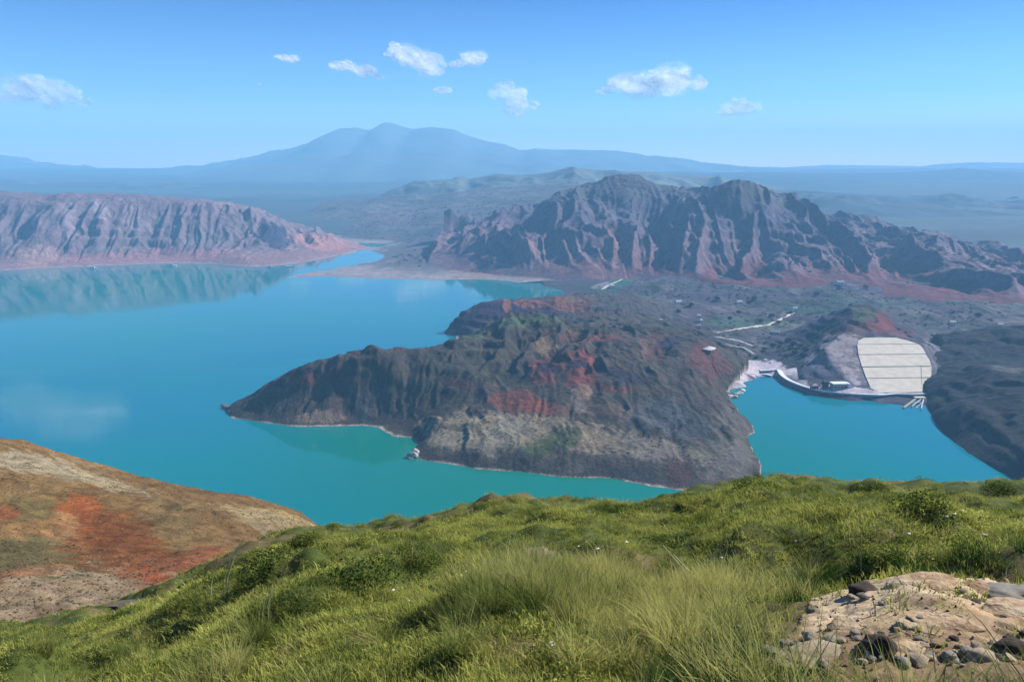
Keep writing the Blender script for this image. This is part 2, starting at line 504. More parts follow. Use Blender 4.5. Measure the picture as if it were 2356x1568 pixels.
sk5 = [(-700, 400), (-400, 408), (-150, 404), (0, 412), (120, 420), (240, 418), (340, 426), (470, 424), (600, 434), (700, 436), (800, 446), (900, 460), (1000, 470)]
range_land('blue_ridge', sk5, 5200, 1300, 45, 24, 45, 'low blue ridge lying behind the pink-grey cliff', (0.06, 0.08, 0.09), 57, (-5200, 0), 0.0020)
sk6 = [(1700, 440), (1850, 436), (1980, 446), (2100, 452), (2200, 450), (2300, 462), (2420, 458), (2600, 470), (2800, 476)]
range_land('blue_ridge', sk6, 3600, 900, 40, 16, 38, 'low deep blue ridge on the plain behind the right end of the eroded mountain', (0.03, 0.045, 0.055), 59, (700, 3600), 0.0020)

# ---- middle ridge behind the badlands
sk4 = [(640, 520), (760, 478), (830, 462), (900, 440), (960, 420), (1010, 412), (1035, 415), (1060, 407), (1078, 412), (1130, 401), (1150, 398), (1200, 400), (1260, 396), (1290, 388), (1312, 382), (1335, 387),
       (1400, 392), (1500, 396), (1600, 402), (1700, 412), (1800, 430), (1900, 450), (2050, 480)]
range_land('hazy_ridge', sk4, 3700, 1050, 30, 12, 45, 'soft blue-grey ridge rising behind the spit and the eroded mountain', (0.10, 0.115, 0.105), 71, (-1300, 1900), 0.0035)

# ---- badland mountain
def badlands():
    dx = 2.6
    pts = []
    # crest
    crest = []
    for px, py, r in [(1010, 612, 1760), (1060, 588, 1820), (1110, 548, 1900), (1160, 508, 2000), (1200, 482, 2080), (1260, 455, 2130), (1330, 436, 2130), (1400, 416, 2060), (1430, 400, 2030), (1470, 398, 2030), (1510, 414, 2020), (1560, 430, 1980),
                      (1600, 444, 1900), (1645, 424, 1840), (1685, 408, 1790), (1715, 412, 1790), (1765, 446, 1790), (1800, 462, 1800), (1860, 478, 1780), (1920, 497, 1770), (1975, 515, 1760), (2040, 532, 1760),
                      (2090, 552, 1650), (2140, 570, 1570), (2200, 586, 1490), (2280, 602, 1430), (2356, 616, 1390), (2460, 634, 1350), (2600, 654, 1320)]:
        crest.append((px, py, r))
    pts += [Q(*p) for p in dens(crest, 40)]
    # foot
    foot = [(1000, 642, 1640), (1060, 640, 1650), (1110, 642, 1640), (1180, 648, 1600), (1240, 656, 1560), (1310, 668, 1500), (1400, 655, 1520), (1480, 650, 1520), (1560, 652, 1490), (1640, 662, 1440), (1720, 668, 1400),
            (1800, 672, 1380), (1880, 674, 1370), (1960, 672, 1370), (2040, 676, 1320), (2120, 690, 1260), (2200, 700, 1225), (2280, 708, 1200), (2356, 714, 1180), (2460, 725, 1150), (2600, 740, 1120)]
    F = [Q(*p) for p in dens(foot, 40)]
    pts += F
    pts += [(x * (r - 130) / r, y * (r - 130) / r, -12) for (x, y, z), r in ((f, hypot(f[0], f[1])) for f in F)]
    # flank: buttresses near vertical above the apron
    for px, py, r in [(1130, 600, 1680), (1200, 560, 1720), (1215, 500, 1880), (1300, 560, 1700), (1300, 480, 1900), (1420, 560, 1690), (1420, 470, 1860), (1520, 560, 1650), (1540, 480, 1830), (1620, 560, 1600), (1660, 500, 1690),
                      (1700, 600, 1500), (1760, 560, 1590), (1850, 560, 1600), (1950, 580, 1560), (2050, 600, 1550), (2130, 630, 1420), (2220, 640, 1340), (2330, 655, 1285), (2450, 670, 1250), (2600, 690, 1210), (1850, 635, 1440), (2000, 640, 1430), (1560, 620, 1540), (1350, 620, 1570),
                      (1800, 500, 1720), (1900, 530, 1690)]:
        pts.append(Q(px, py, r))
    # back
    for px, r in [(1000, 2600), (1200, 2700), (1400, 2650), (1600, 2500), (1800, 2300), (2000, 2250), (2200, 2050), (2400, 1950), (2650, 1900)]:
        p = Q(px, 400, r); pts.append((p[0], p[1], 55 if px < 2100 else 25))
    X, Y = grid(-190, 1230, 1030, 2330, dx)
    H = rbf(pts, X, Y)
    m = sstep(0, 60, H)
    mid = sstep(14, 60, H) * (1 - .75 * sstep(130, 185, H))
    H = H + flute(X, Y, 105, 520, 81) * 46 * mid + flute(X, Y, 34, 200, 83) * 13 * mid + fbm(X, Y, 60, 5, 85) * 7 * m
    H = carve(H, dx, 0.012, 4, 6, 70)
    mt = m * (1 - sstep(105, 150, H)); H = terrace(H, X, Y, 24, .5, 88) * mt + H * (1 - mt)
    H = H + ridged(X, Y, 26, 4, 87) * 3.2 * m + ridged(X, Y, 70, 3, 89) * 5 * m * (1 - .6 * sstep(130, 185, H))
    return X, Y, H, dx
X, Y, H, dx = badlands()
land_bad = Land(X, Y, H)
sl = slope(H, dx); nz = fbm(X, Y, 90, 5, 91); n2 = fbm(X, Y, 22, 4, 92)
c = np.array([0.14, 0.12, 0.13]) + 0 * nz[..., None]
pale = sstep(0.1, 0.55, nz + 0.3 * n2)[..., None]
c = c * (1 - pale * .7) + np.array([0.24, 0.19, 0.165]) * pale * .7
low = (1 - sstep(45, 110, H + nz * 40))[..., None]
c = c * (1 - low * .75) + np.array([0.30, 0.185, 0.15]) * low * .75
red = (1 - sstep(26, 46, H + nz * 26 + n2 * 10))[..., None] * sstep(180, 320, X)[..., None]
c = c * (1 - red * .85) + np.array([0.24, 0.062, 0.055]) * red * .75
top = sstep(120, 165, H)[..., None]
c = c * (1 - top * .6) + np.array([0.10, 0.115, 0.085]) * top * .6
c = patches(X, Y, H, land_bad, c, [
    (1420, 560, 40, 45, (0.38, 0.2, 0.14), .7, 0), (1240, 590, 90, 40, (0.36, 0.23, 0.17), .7, 0), (1100, 625, 60, 25, (0.45, 0.24, 0.17), .7, 0),
    (1330, 620, 120, 22, (0.36, 0.17, 0.12), .7, 0), (1610, 560, 30, 40, (0.33, 0.2, 0.16), .6, 0), (1800, 655, 150, 16, (0.27, 0.065, 0.055), .6, 0), (2100, 668, 140, 12, (0.24, 0.06, 0.06), .5, 0)])
o = grid_mesh('badland_mountain', X, Y, H, c, M_bad, 0)
tag(o, 'rugged eroded mountain with fluted flanks and a red rock band along its foot', kind='structure')

# ---- far left cliff
def cliff():
    dx = 2.4
    shore = [(-420, 640), (-250, 632), (-120, 628), (0, 622), (60, 620), (130, 616), (200, 613), (280, 610), (370, 606), (440, 606), (500, 608), (560, 613), (610, 613), (680, 607), (740, 595), (800, 584), (836, 574)]
    shore = dens(shore, 30)
    F = [Z(px, py, 0) for px, py in shore]
    pts = list(F)
    pts += [(x * .955, y * .955, -14) for x, y, z in F]
    # apron
    for i, (x, y, z) in enumerate(F):
        px = shore[i][0]
        k = 1.035 if px < 700 else 1.02
        pts.append((x * k, y * k, 13 if px < 600 else 7))
    # rim
    for px, py, r in dens([(-420, 452, 2000), (-200, 452, 1990), (0, 451, 1990), (60, 454, 2010), (130, 456, 2030), (230, 456, 2060), (330, 458, 2090), (400, 466, 2110), (480, 470, 2130), (545, 476, 2140), (580, 484, 2140), (615, 496, 2150), (648, 512, 2160),
                      (690, 528, 2200), (730, 536, 2240), (790, 552, 2290), (830, 566, 2330)], 26):
        x, y, z = Q(px, py, r); pts.append((x, y, z))
        if px < 560: pts.append((x * 1.08, y * 1.08, z * .97))
        pts.append((x * 1.2, y * 1.2, z * .6 if px < 560 else -8))
        xf, yf, zf = Q(px, py + (600 - py) * .55, r * .95)
        if px < 800: pts.append((xf, yf, max(zf, 2)))
    X, Y = grid(-1900, -330, 1560, 2980, dx)
    H = rbf(pts, X, Y)
    m = sstep(4, 45, H)
    rim = 1 - sstep(118, 138, H)
    H = H + (flute(X, Y, 80, 420, 101) * 20 + ridged(X, Y, 150, 5, 109) * 12 + flute(X, Y, 24, 120, 103) * 8 + fbm(X, Y, 35, 5, 105) * 4) * m * (0.12 + .88 * rim)
    H = carve(H, dx, 0.010, 4, 3, 50)
    H = terrace(H, X, Y, 26, .6, 108) * m + H * (1 - m)
    # a level rim where hard beds cap the cliff
    H = np.where(H > 6, H + ridged(X, Y, 20, 4, 107) * 1.4 * m, H)
    return X, Y, H, dx
X, Y, H, dx = cliff()
land_cliff = Land(X, Y, H)
nz = fbm(X, Y, 70, 5, 111); n2 = fbm(X, Y, 18, 4, 112)
c = np.array([0.25, 0.19, 0.175]) + 0 * nz[..., None]
g = sstep(-0.1, 0.4, nz)[..., None]
c = c * (1 - g * .6) + np.array([0.20, 0.185, 0.17]) * g * .6
low = (1 - sstep(8, 34, H + nz * 22))[..., None]
c = c * (1 - low * .8) + np.array([0.37, 0.23, 0.18]) * low * .8
beach = (1 - sstep(1.0, 3.4, H + n2 * 2))[..., None]
c = c * (1 - beach) + np.array([0.40, 0.31, 0.26]) * beach
c = patches(X, Y, H, land_cliff, c, [
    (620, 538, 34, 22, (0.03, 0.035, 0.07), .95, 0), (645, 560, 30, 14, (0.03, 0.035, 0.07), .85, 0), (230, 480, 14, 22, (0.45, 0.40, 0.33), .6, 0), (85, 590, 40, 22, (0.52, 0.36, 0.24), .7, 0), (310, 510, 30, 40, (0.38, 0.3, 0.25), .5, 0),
    (750, 560, 60, 18, (0.52, 0.27, 0.19), .8, -10), (340, 590, 160, 12, (0.5, 0.24, 0.2), .6, 0), (160, 510, 12, 40, (0.36, 0.31, 0.28), .5, 0)])
o = grid_mesh('cliff_terrain', X, Y, H, c, M_cliff, -2.5)
tag(o, 'long pink-grey flat-topped cliff with a sandy shore across the lake', kind='structure')

# ---- pale spit and the slope above it
def spit():
    dx = 2.4
    fr = [(660, 639), (700, 637), (740, 636), (790, 638), (850, 640), (920, 643), (1000, 645), (1060, 643), (1120, 643), (1190, 650)]
    bk = [(672, 634), (720, 624), (780, 614), (830, 606), (875, 597), (885, 590), (860, 578), (838, 570), (800, 556), (760, 545)]
    F = [Z(px, py) for px, py in fr]; B = [Z(px, py) for px, py in bk]
    pts = F + B
    pts += [(x * .97, y * .97, -8) for x, y, z in F]
    pts += [(x - 30, y + 14, -8) for x, y, z in B[:5]]
    p = Z(640, 636); pts.append((p[0], p[1], -8))
    for px, py, z in [(700, 630, 2.2), (760, 624, 3), (830, 618, 4), (900, 610, 6), (980, 618, 6), (1060, 615, 9), (960, 600, 10), (1060, 590, 16), (1150, 615, 12), (900, 590, 6)]:
        pts.append(Z(px, py, z))
    for px, py, r in [(900, 560, 2400), (1000, 560, 2250), (1060, 560, 2150), (850, 520, 2650), (760, 500, 2900), (760, 480, 3050), (900, 490, 2900), (1000, 500, 2650), (1100, 500, 2500), (1040, 470, 2900), (1150, 470, 2800), (850, 545, 2480),
                      (900, 455, 3200), (1100, 440, 3200), (1240, 520, 2300), (1280, 460, 2700)]:
        pts.append(Q(px, py, r))
    X, Y = grid(-760, 260, 1560, 3250, dx * 1.25)
    H = rbf(pts, X, Y)
    m = sstep(6, 50, H)
    H = H + ridged(X, Y, 150, 5, 121) * 7 * m + fbm(X, Y, 24, 4, 125) * (0.6 + 1.6 * m)
    H = carve(H, dx * 1.25, 0.012, 4, 2, 60)
    return X, Y, H, dx * 1.25
X, Y, H, dx = spit()
land_spit = Land(X, Y, H)
nz = fbm(X, Y, 90, 5, 131); n2 = fbm(X, Y * 2.2, 16, 4, 132)
c = np.array([0.46, 0.42, 0.35]) * (1 + .3 * n2[..., None])
up = sstep(3.5, 8, H + nz * 3)[..., None]
c = c * (1 - up) + np.array([0.175, 0.165, 0.14]) * (1 + .5 * nz[..., None]) * up
c = patches(X, Y, H, land_spit, c, [(960, 570, 120, 26, (0.17, 0.16, 0.15), .95, 8), (1060, 590, 90, 16, (0.2, 0.18, 0.16), .9, 0), (900, 490, 60, 25, (0.33, 0.24, 0.2), .5, 0), (980, 612, 70, 8, (0.22, 0.21, 0.19), .6, 6), (870, 600, 60, 6, (0.25, 0.24, 0.22), .5, 8), (1110, 628, 60, 14, (0.42, 0.27, 0.2), .6, 0)])
o = grid_mesh('spit_terrain', X, Y, H, c, M_valley, -2)
tag(o, 'low pale spit of land running out into the lake from a stony slope', kind='structure')

# ---- valley floor between the headland, the quay and the mountain
def valley():
    dx = 2.2
    pts = []
    shore = [(1668, 905), (1690, 915), (1712, 888), (1735, 872), (1752, 862), (1790, 862), (1800, 872), (1835, 893), (1900, 912), (1960, 919), (2030, 918), (2100, 914), (2135, 916), (2200, 935)]
    F = [Z(px, py) for px, py in shore]
    pts += [(x, y, 3.0) for x, y, z in F]
    pts += [(x * .975, y * .975, -10) for x, y, z in F]
    for px, py, z in [(1660, 850, 10), (1700, 850, 5), (1750, 845, 5), (1800, 848, 5), (1850, 880, 5), (1900, 895, 5), (2000, 903, 5), (2100, 900, 5), (2160, 880, 8),
                      (1700, 815, 11), (1800, 825, 11), (1850, 800, 14), (1660, 800, 14), (1620, 780, 16), (1700, 770, 14), (1760, 757, 14), (1850, 745, 17), (1600, 740, 18), (1700, 720, 15), (1800, 700, 14), (1500, 700, 20),
                      (1900, 690, 15), (2000, 680, 16), (2100, 700, 15), (2200, 740, 15), (2356, 760, 14), (2250, 800, 12), (2356, 830, 10), (2500, 800, 12), (2650, 850, 12), (2200, 860, 12), (2300, 900, 10),
                      (1400, 665, 10), (1340, 680, 4), (1450, 640, 13), (1500, 660, 18), (1600, 670, 18), (1380, 700, 14)]:
        pts.append(Z(px, py, z))
    sh2 = [(1180, 662), (1240, 672), (1290, 690), (1310, 700)]
    for px, py in sh2:
        p = Z(px, py); pts.append((p[0], p[1], -6))
    for px, r in [(1350, 1700), (1500, 1750), (1700, 1700), (1900, 1700), (2100, 1650), (2300, 1600), (2600, 1600)]:
        p = Q(px, 500, r); pts.append((p[0], p[1], 18))
    X, Y = grid(60, 1150, 700, 1760, dx)
    H = rbf(pts, X, Y)
    H = H + (fbm(X, Y, 120, 5, 141) * 9 + ridged(X, Y, 60, 5, 142) * 6.5) * sstep(7, 14, H)
    return X, Y, H, dx
X, Y, H, dx = valley()
land_val = Land(X, Y, H)
nz = fbm(X, Y, 70, 5, 151); n2 = fbm(X, Y, 15, 4, 152)
c = np.array([0.105, 0.09, 0.105]) + 0 * nz[..., None]
g = sstep(0.0, 0.3, nz)[..., None]
c = c * (1 - g * .7) + np.array([0.05, 0.085, 0.05]) * g * .7
g = sstep(0.12, 0.4, fbm(X, Y, 45, 4, 153))[..., None]
c = c * (1 - g * .6) + np.array([0.22, 0.21, 0.17]) * g * .6
c = patches(X, Y, H, land_val, c, [
    (1440, 642, 48, 15, (0.05, 0.20, 0.11), .95, 22), (1385, 655, 20, 5, (0.42, 0.42, 0.38), .8, 20), (1500, 700, 80, 25, (0.16, 0.16, 0.15), .7, 0),
    (1850, 765, 90, 18, (0.26, 0.29, 0.19), .9, -14), (1700, 740, 70, 14, (0.07, 0.15, 0.09), .8, 0), (1720, 790, 90, 8, (0.22, 0.22, 0.19), .6, -12), (1720, 810, 90, 6, (0.2, 0.2, 0.18), .6, -14),
    (1800, 822, 70, 26, (0.035, 0.04, 0.055), .9, 0), (1690, 790, 40, 30, (0.05, 0.06, 0.05), .6, 0), (1900, 715, 90, 12, (0.05, 0.11, 0.075), .8, 0), (2010, 700, 80, 10, (0.05, 0.12, 0.08), .7, 0),
    (1745, 848, 75, 17, (0.9, 0.85, 0.75), .97, 0), (1700, 885, 40, 22, (0.86, 0.8, 0.7), .95, 25), (1665, 875, 25, 30, (0.5, 0.47, 0.42), .8, 0),
    (2010, 905, 140, 10, (0.85, 0.8, 0.7), .9, 0), (1835, 878, 30, 14, (0.75, 0.7, 0.6), .8, -25), (2250, 800, 60, 30, (0.16, 0.16, 0.17), .6, 0), (2200, 830, 45, 28, (0.2, 0.2, 0.2), .7, 0),
    (2260, 780, 90, 20, (0.12, 0.115, 0.13), .6, 0), (1640, 830, 22, 28, (0.18, 0.06, 0.055), .8, -20), (1690, 835, 30, 12, (0.1, 0.085, 0.06), .8, -20)])
o = grid_mesh('valley_terrain', X, Y, H, c, M_valley, -2)
tag(o, 'patchwork of dark fields, scrub and pale bare ground behind the small bay', kind='structure')

# ---- cone-shaped hill above the concrete slope
_a, _b, _c = Vector(Z(1985, 905, 4.2)), Vector(Z(2135, 903, 4.2)), Vector(Z(2020, 777, 35))
BANK_N = (_b - _a).cross(_c - _a).normalized(); BANK_P = _a
if BANK_N.z < 0: BANK_N = -BANK_N
def bank_z(X, Y):
    return BANK_P.z - (BANK_N.x * (X - BANK_P.x) + BANK_N.y * (Y - BANK_P.y)) / BANK_N.z
def cone_hill():
    dx = 1.6
    pts = []
    for px, py, r in [(1980, 694, 965), (1955, 710, 950), (2010, 698, 965), (2040, 722, 945), (1975, 752, 905), (2050, 755, 905), (2100, 778, 895), (2135, 800, 885), (1900, 750, 940), (1875, 785, 920),
                      (2090, 780, 900), (2150, 860, 860), (2165, 895, 820)]:
        pts.append(Q(px, py, r))
    tl = Z(1905, 782, 36); 
    pts += [Z(1905, 782, 30), Z(1972, 778, 36), Z(2060, 779, 36), Z(2125, 790, 34), Z(1860, 830, 14), Z(1900, 892, 4), Z(1990, 905, 4), Z(2060, 905, 4), Z(2135, 903, 5), Z(1850, 860, 8), Z(1945, 840, 20), Z(2060, 840, 20), Z(2140, 850, 18)]
    for px, r, z in [(1800, 1000, 8), (1850, 1060, 8), (1900, 1120, 8), (2000, 1140, 8), (2100, 1100, 8), (2190, 1020, 8), (2230, 940, 8), (2230, 880, 6), (1830, 940, 8), (1790, 980, 6)]:
        p = Q(px, 600, r); pts.append((p[0], p[1], z))
    for px, r in [(1840, 800), (1900, 770), (2000, 760), (2130, 770), (2250, 800), (2330, 950), (2300, 1120), (2150, 1330), (2000, 1400), (1850, 1330), (1760, 1150), (1750, 950), (1790, 850)]:
        p = Q(px, 600, r); pts.append((p[0], p[1], -6))
    X, Y = grid(230, 640, 720, 1400, dx)
    H = rbf(pts, X, Y)
    H = H + (fbm(X, Y, 40, 5, 161) * 3.5 + ridged(X, Y, 22, 4, 163) * 2.4) * sstep(8, 30, H) + fbm(X, Y, 6, 3, 162) * .3
    H = carve(H, dx, 0.008, 3, 4, 30)
    H = terrace(H, X, Y, 8, .6, 164)
    def bp(px, py):
        d = ray(px, py); t = (BANK_N.dot(BANK_P) - BANK_N.z * CAMH) / BANK_N.dot(d); return (d.x * t, d.y * t)
    sd = poly_inside(X, Y, [bp(1895, 800), bp(1935, 776), bp(2063, 773), bp(2125, 788), bp(2160, 850), bp(2150, 907), bp(1985, 909), bp(1960, 875), bp(1925, 845)])
    k = sstep(-9, 1, sd); zb = bank_z(X, Y) - .35
    H = H * (1 - k) + zb * k
    return X, Y, H, dx
X, Y, H, dx = cone_hill()
land_cone = Land(X, Y, H)
nz = fbm(X, Y, 26, 5, 171)
c = np.array([0.075, 0.07, 0.085]) * (1 + .6 * nz[..., None])
c = patches(X, Y, H, land_cone, c, [
    (1985, 725, 30, 20, (0.10, 0.13, 0.06), .8, 0), (1995, 752, 50, 12, (0.24, 0.06, 0.045), .8, 0), (2035, 740, 16, 24, (0.26, 0.05, 0.05), .8, 30), (1950, 765, 45, 12, (0.22, 0.14, 0.10), .8, 0), (2060, 768, 40, 8, (0.2, 0.07, 0.08), .8, 0),
    (1940, 800, 42, 24, (0.50, 0.44, 0.36), .92, 0), (1965, 850, 32, 40, (0.5, 0.45, 0.38), .92, 0), (1895, 835, 40, 22, (0.42, 0.4, 0.37), .85, 0), (1890, 865, 44, 26, (0.17, 0.18, 0.2), .9, 0), (2140, 840, 30, 50, (0.3, 0.29, 0.27), .7, 0), (2060, 895, 90, 12, (0.7, 0.64, 0.55), .9, 0),
    (1985, 880, 35, 20, (0.6, 0.55, 0.47), .9, 0), (2055, 838, 78, 60, (0.2, 0.19, 0.18), .95, 8)])
o = grid_mesh('cone_hill', X, Y, H, c, M_valley, 0)
tag(o, 'dark cone-shaped hill with red soil patches above the white concrete slope', kind='structure')

# ---- headland in the middle of the lake
def headland():
    dx = 1.15
    shore = [(515, 938), (528, 958), (545, 963), (585, 967), (620, 973), (690, 981), (760, 980), (830, 978), (870, 982), (888, 992), (905, 1003), (950, 1006), (962, 1022), (946, 1046), (970, 1058), (1030, 1066), (1100, 1078), (1150, 1082),
             (1200, 1085), (1300, 1098), (1400, 1100), (1470, 1112), (1560, 1127), (1640, 1131), (1720, 1128), (1752, 1100), (1752, 1070), (1728, 1030), (1712, 1008), (1738, 993), (1700, 950), (1680, 925), (1668, 905)]
    back = [(560, 925), (640, 898), (760, 882), (900, 872), (980, 858), (1040, 820), (1055, 788), (1045, 770)]
    F = [Z(px, py) for px, py in dens(shore, 30)]; B = [Z(px, py) for px, py in dens(back, 30)]
    pts = F + B
    ring = F + [Z(1720, 860), Z(1720, 800), Z(1640, 740), Z(1500, 690), Z(1400, 690), Z(1250, 730), Z(1120, 760)] + B[::-1]
    # crest of the western arm
    for px, py, r in dens([(535, 926, 725), (560, 914, 722), (610, 888, 718), (650, 864, 714), (690, 854, 712), (730, 846, 712), (765, 832, 712), (800, 834, 712), (822, 820, 712), (865, 828, 713), (905, 842, 712), (940, 848, 714), (962, 838, 720), (1000, 812, 735),
                      (1060, 790, 760), (1100, 766, 800), (1130, 742, 850), (1180, 730, 870), (1240, 721, 880), (1290, 728, 890), (1340, 745, 880), (1400, 756, 870), (1480, 764, 860), (1560, 770, 850), (1610, 785, 840)], 22):
        pts.append(Q(px, py, r))
    # face of the arm: steep upper wall, apron, wave-cut base
    for px, py, r in [(600, 930, 700), (660, 900, 703), (660, 950, 683), (730, 900, 700), (730, 950, 683), (800, 900, 698), (800, 950, 684), (870, 900, 700), (870, 955, 680), (940, 900, 698), (940, 960, 668), (700, 860, 708), (860, 850, 710)]:
        pts.append(Q(px, py, r))
    # cliff top over the front shore and the bench behind it
    for px, py, r in [(985, 1010, 610), (1000, 1040, 590), (1100, 1042, 578), (1200, 1048, 572), (1300, 1058, 563), (1400, 1062, 561), (1500, 1074, 553), (1600, 1082, 547), (1680, 1086, 545), (1720, 1060, 565),
                      (1000, 965, 640), (1100, 955, 640), (1200, 955, 640), (1300, 965, 632), (1400, 975, 625), (1500, 1010, 603), (1600, 1030, 590), (1690, 1040, 580), (1100, 1000, 608), (1250, 1005, 603), (1400, 1020, 590)]:
        pts.append(Q(px, py, r))
    # the massif
    for px, py, r in [(960, 880, 700), (1000, 860, 708), (1050, 850, 712), (1100, 900, 678), (1200, 920, 664), (1300, 930, 656), (1420, 940, 650), (1100, 830, 735), (1200, 850, 708), (1160, 790, 775), (1230, 760, 800), (1250, 800, 760), (1250, 880, 690),
                      (1330, 830, 720), (1330, 880, 690), (1400, 830, 722), (1420, 880, 690), (1480, 860, 712), (1350, 790, 770), (1430, 800, 765), (1500, 930, 662), (1540, 960, 640), (1560, 900, 690), (1600, 1000, 612), (1640, 960, 640), (1650, 920, 668), (1550, 840, 735), (1600, 850, 730), (1640, 870, 725), (1690, 985, 622), (1715, 1000, 625),
                      (1480, 790, 790), (1560, 800, 780), (1630, 830, 770), (1655, 870, 765)]:
        pts.append(Q(px, py, r))
    # behind: ground linking to the valley
    for px, py, z in [(1200, 740, 22), (1300, 720, 24), (1400, 700, 26), (1450, 690, 25), (1550, 710, 22), (1620, 750, 18), (1700, 790, 10)]:
        pts.append(Z(px, py, z))
    X, Y = grid(-262, 330, 470, 1130, dx)
    H = rbf(pts, X, Y)
    sd = poly_inside(X, Y, ring) + fbm(X, Y, 14, 4, 188) * 2.2
    H = np.where(sd > 0, np.maximum(H, .15 + sd * .22), np.maximum(-14, sd * .7))
    m = sstep(1, 14, H)
    big = sstep(26, 48, H)
    H = H + (ridged(X, Y, 75, 5, 181, .5) * 7.0 + flute(X, Y, 42, 130, 182) * 8 * sstep(-60, 0, X)) * big + flute(X, Y, 16, 60, 184) * 2.6 * m + (ridged(X, Y, 24, 4, 183) * 1.2 + fbm(X, Y, 9, 4, 185) * .8) * m
    H = carve(H, dx, 0.014, 5, 1, 28)
    H = terrace(H, X, Y, 10, .85, 189) * big + H * (1 - big)
    H = H + (ridged(X, Y, 30, 4, 190) * 2.2) * big
    # flutes in the wave-cut cliff: the shoreline is nibbled, harder ribs stand out
    fl = ridged(X, Y, 7.5, 4, 187)
    H = H + fl * 1.3 * sstep(.5, 5, H) * (0.35 + 0.65 * sstep(.5, 1.4, slope(H, dx)))
    return X, Y, H, dx
X, Y, H, dx = headland()
land_head = Land(X, Y, H)
sl = slope(H, dx); nz = fbm(X, Y, 34, 5, 191); n2 = fbm(X, Y, 8, 4, 192)
c = np.array([0.094, 0.078, 0.068]) + 0 * nz[..., None]
g = sstep(-0.15, 0.35, nz)[..., None]
c = c * (1 - g * .6) + np.array([0.06, 0.064, 0.045]) * g * .6
g = sstep(0.1, 0.45, fbm(X, Y, 20, 5, 193))[..., None]
c = c * (1 - g * .5) + np.array([0.14, 0.11, 0.085]) * g * .5
bandz = np.abs(((H + fbm(X, Y, 60, 3, 195) * 9) % 21) - 10.5)
bd = ((1 - sstep(1.2, 2.4, bandz)) * sstep(0.02, .28, fbm(X, Y, 75, 4, 196)) * sstep(14, 20, H))[..., None]
c = c * (1 - bd * .8) + np.array([0.20, 0.065, 0.05]) * bd * .8
wet = (1 - sstep(0.25, 0.9, H + n2 * .5))[..., None]
c = c * (1 - wet * .9) + np.array([0.85, 0.74, 0.62]) * wet * .9
GRN = (0.075, 0.11, 0.03); BEN = (0.36, 0.31, 0.205)
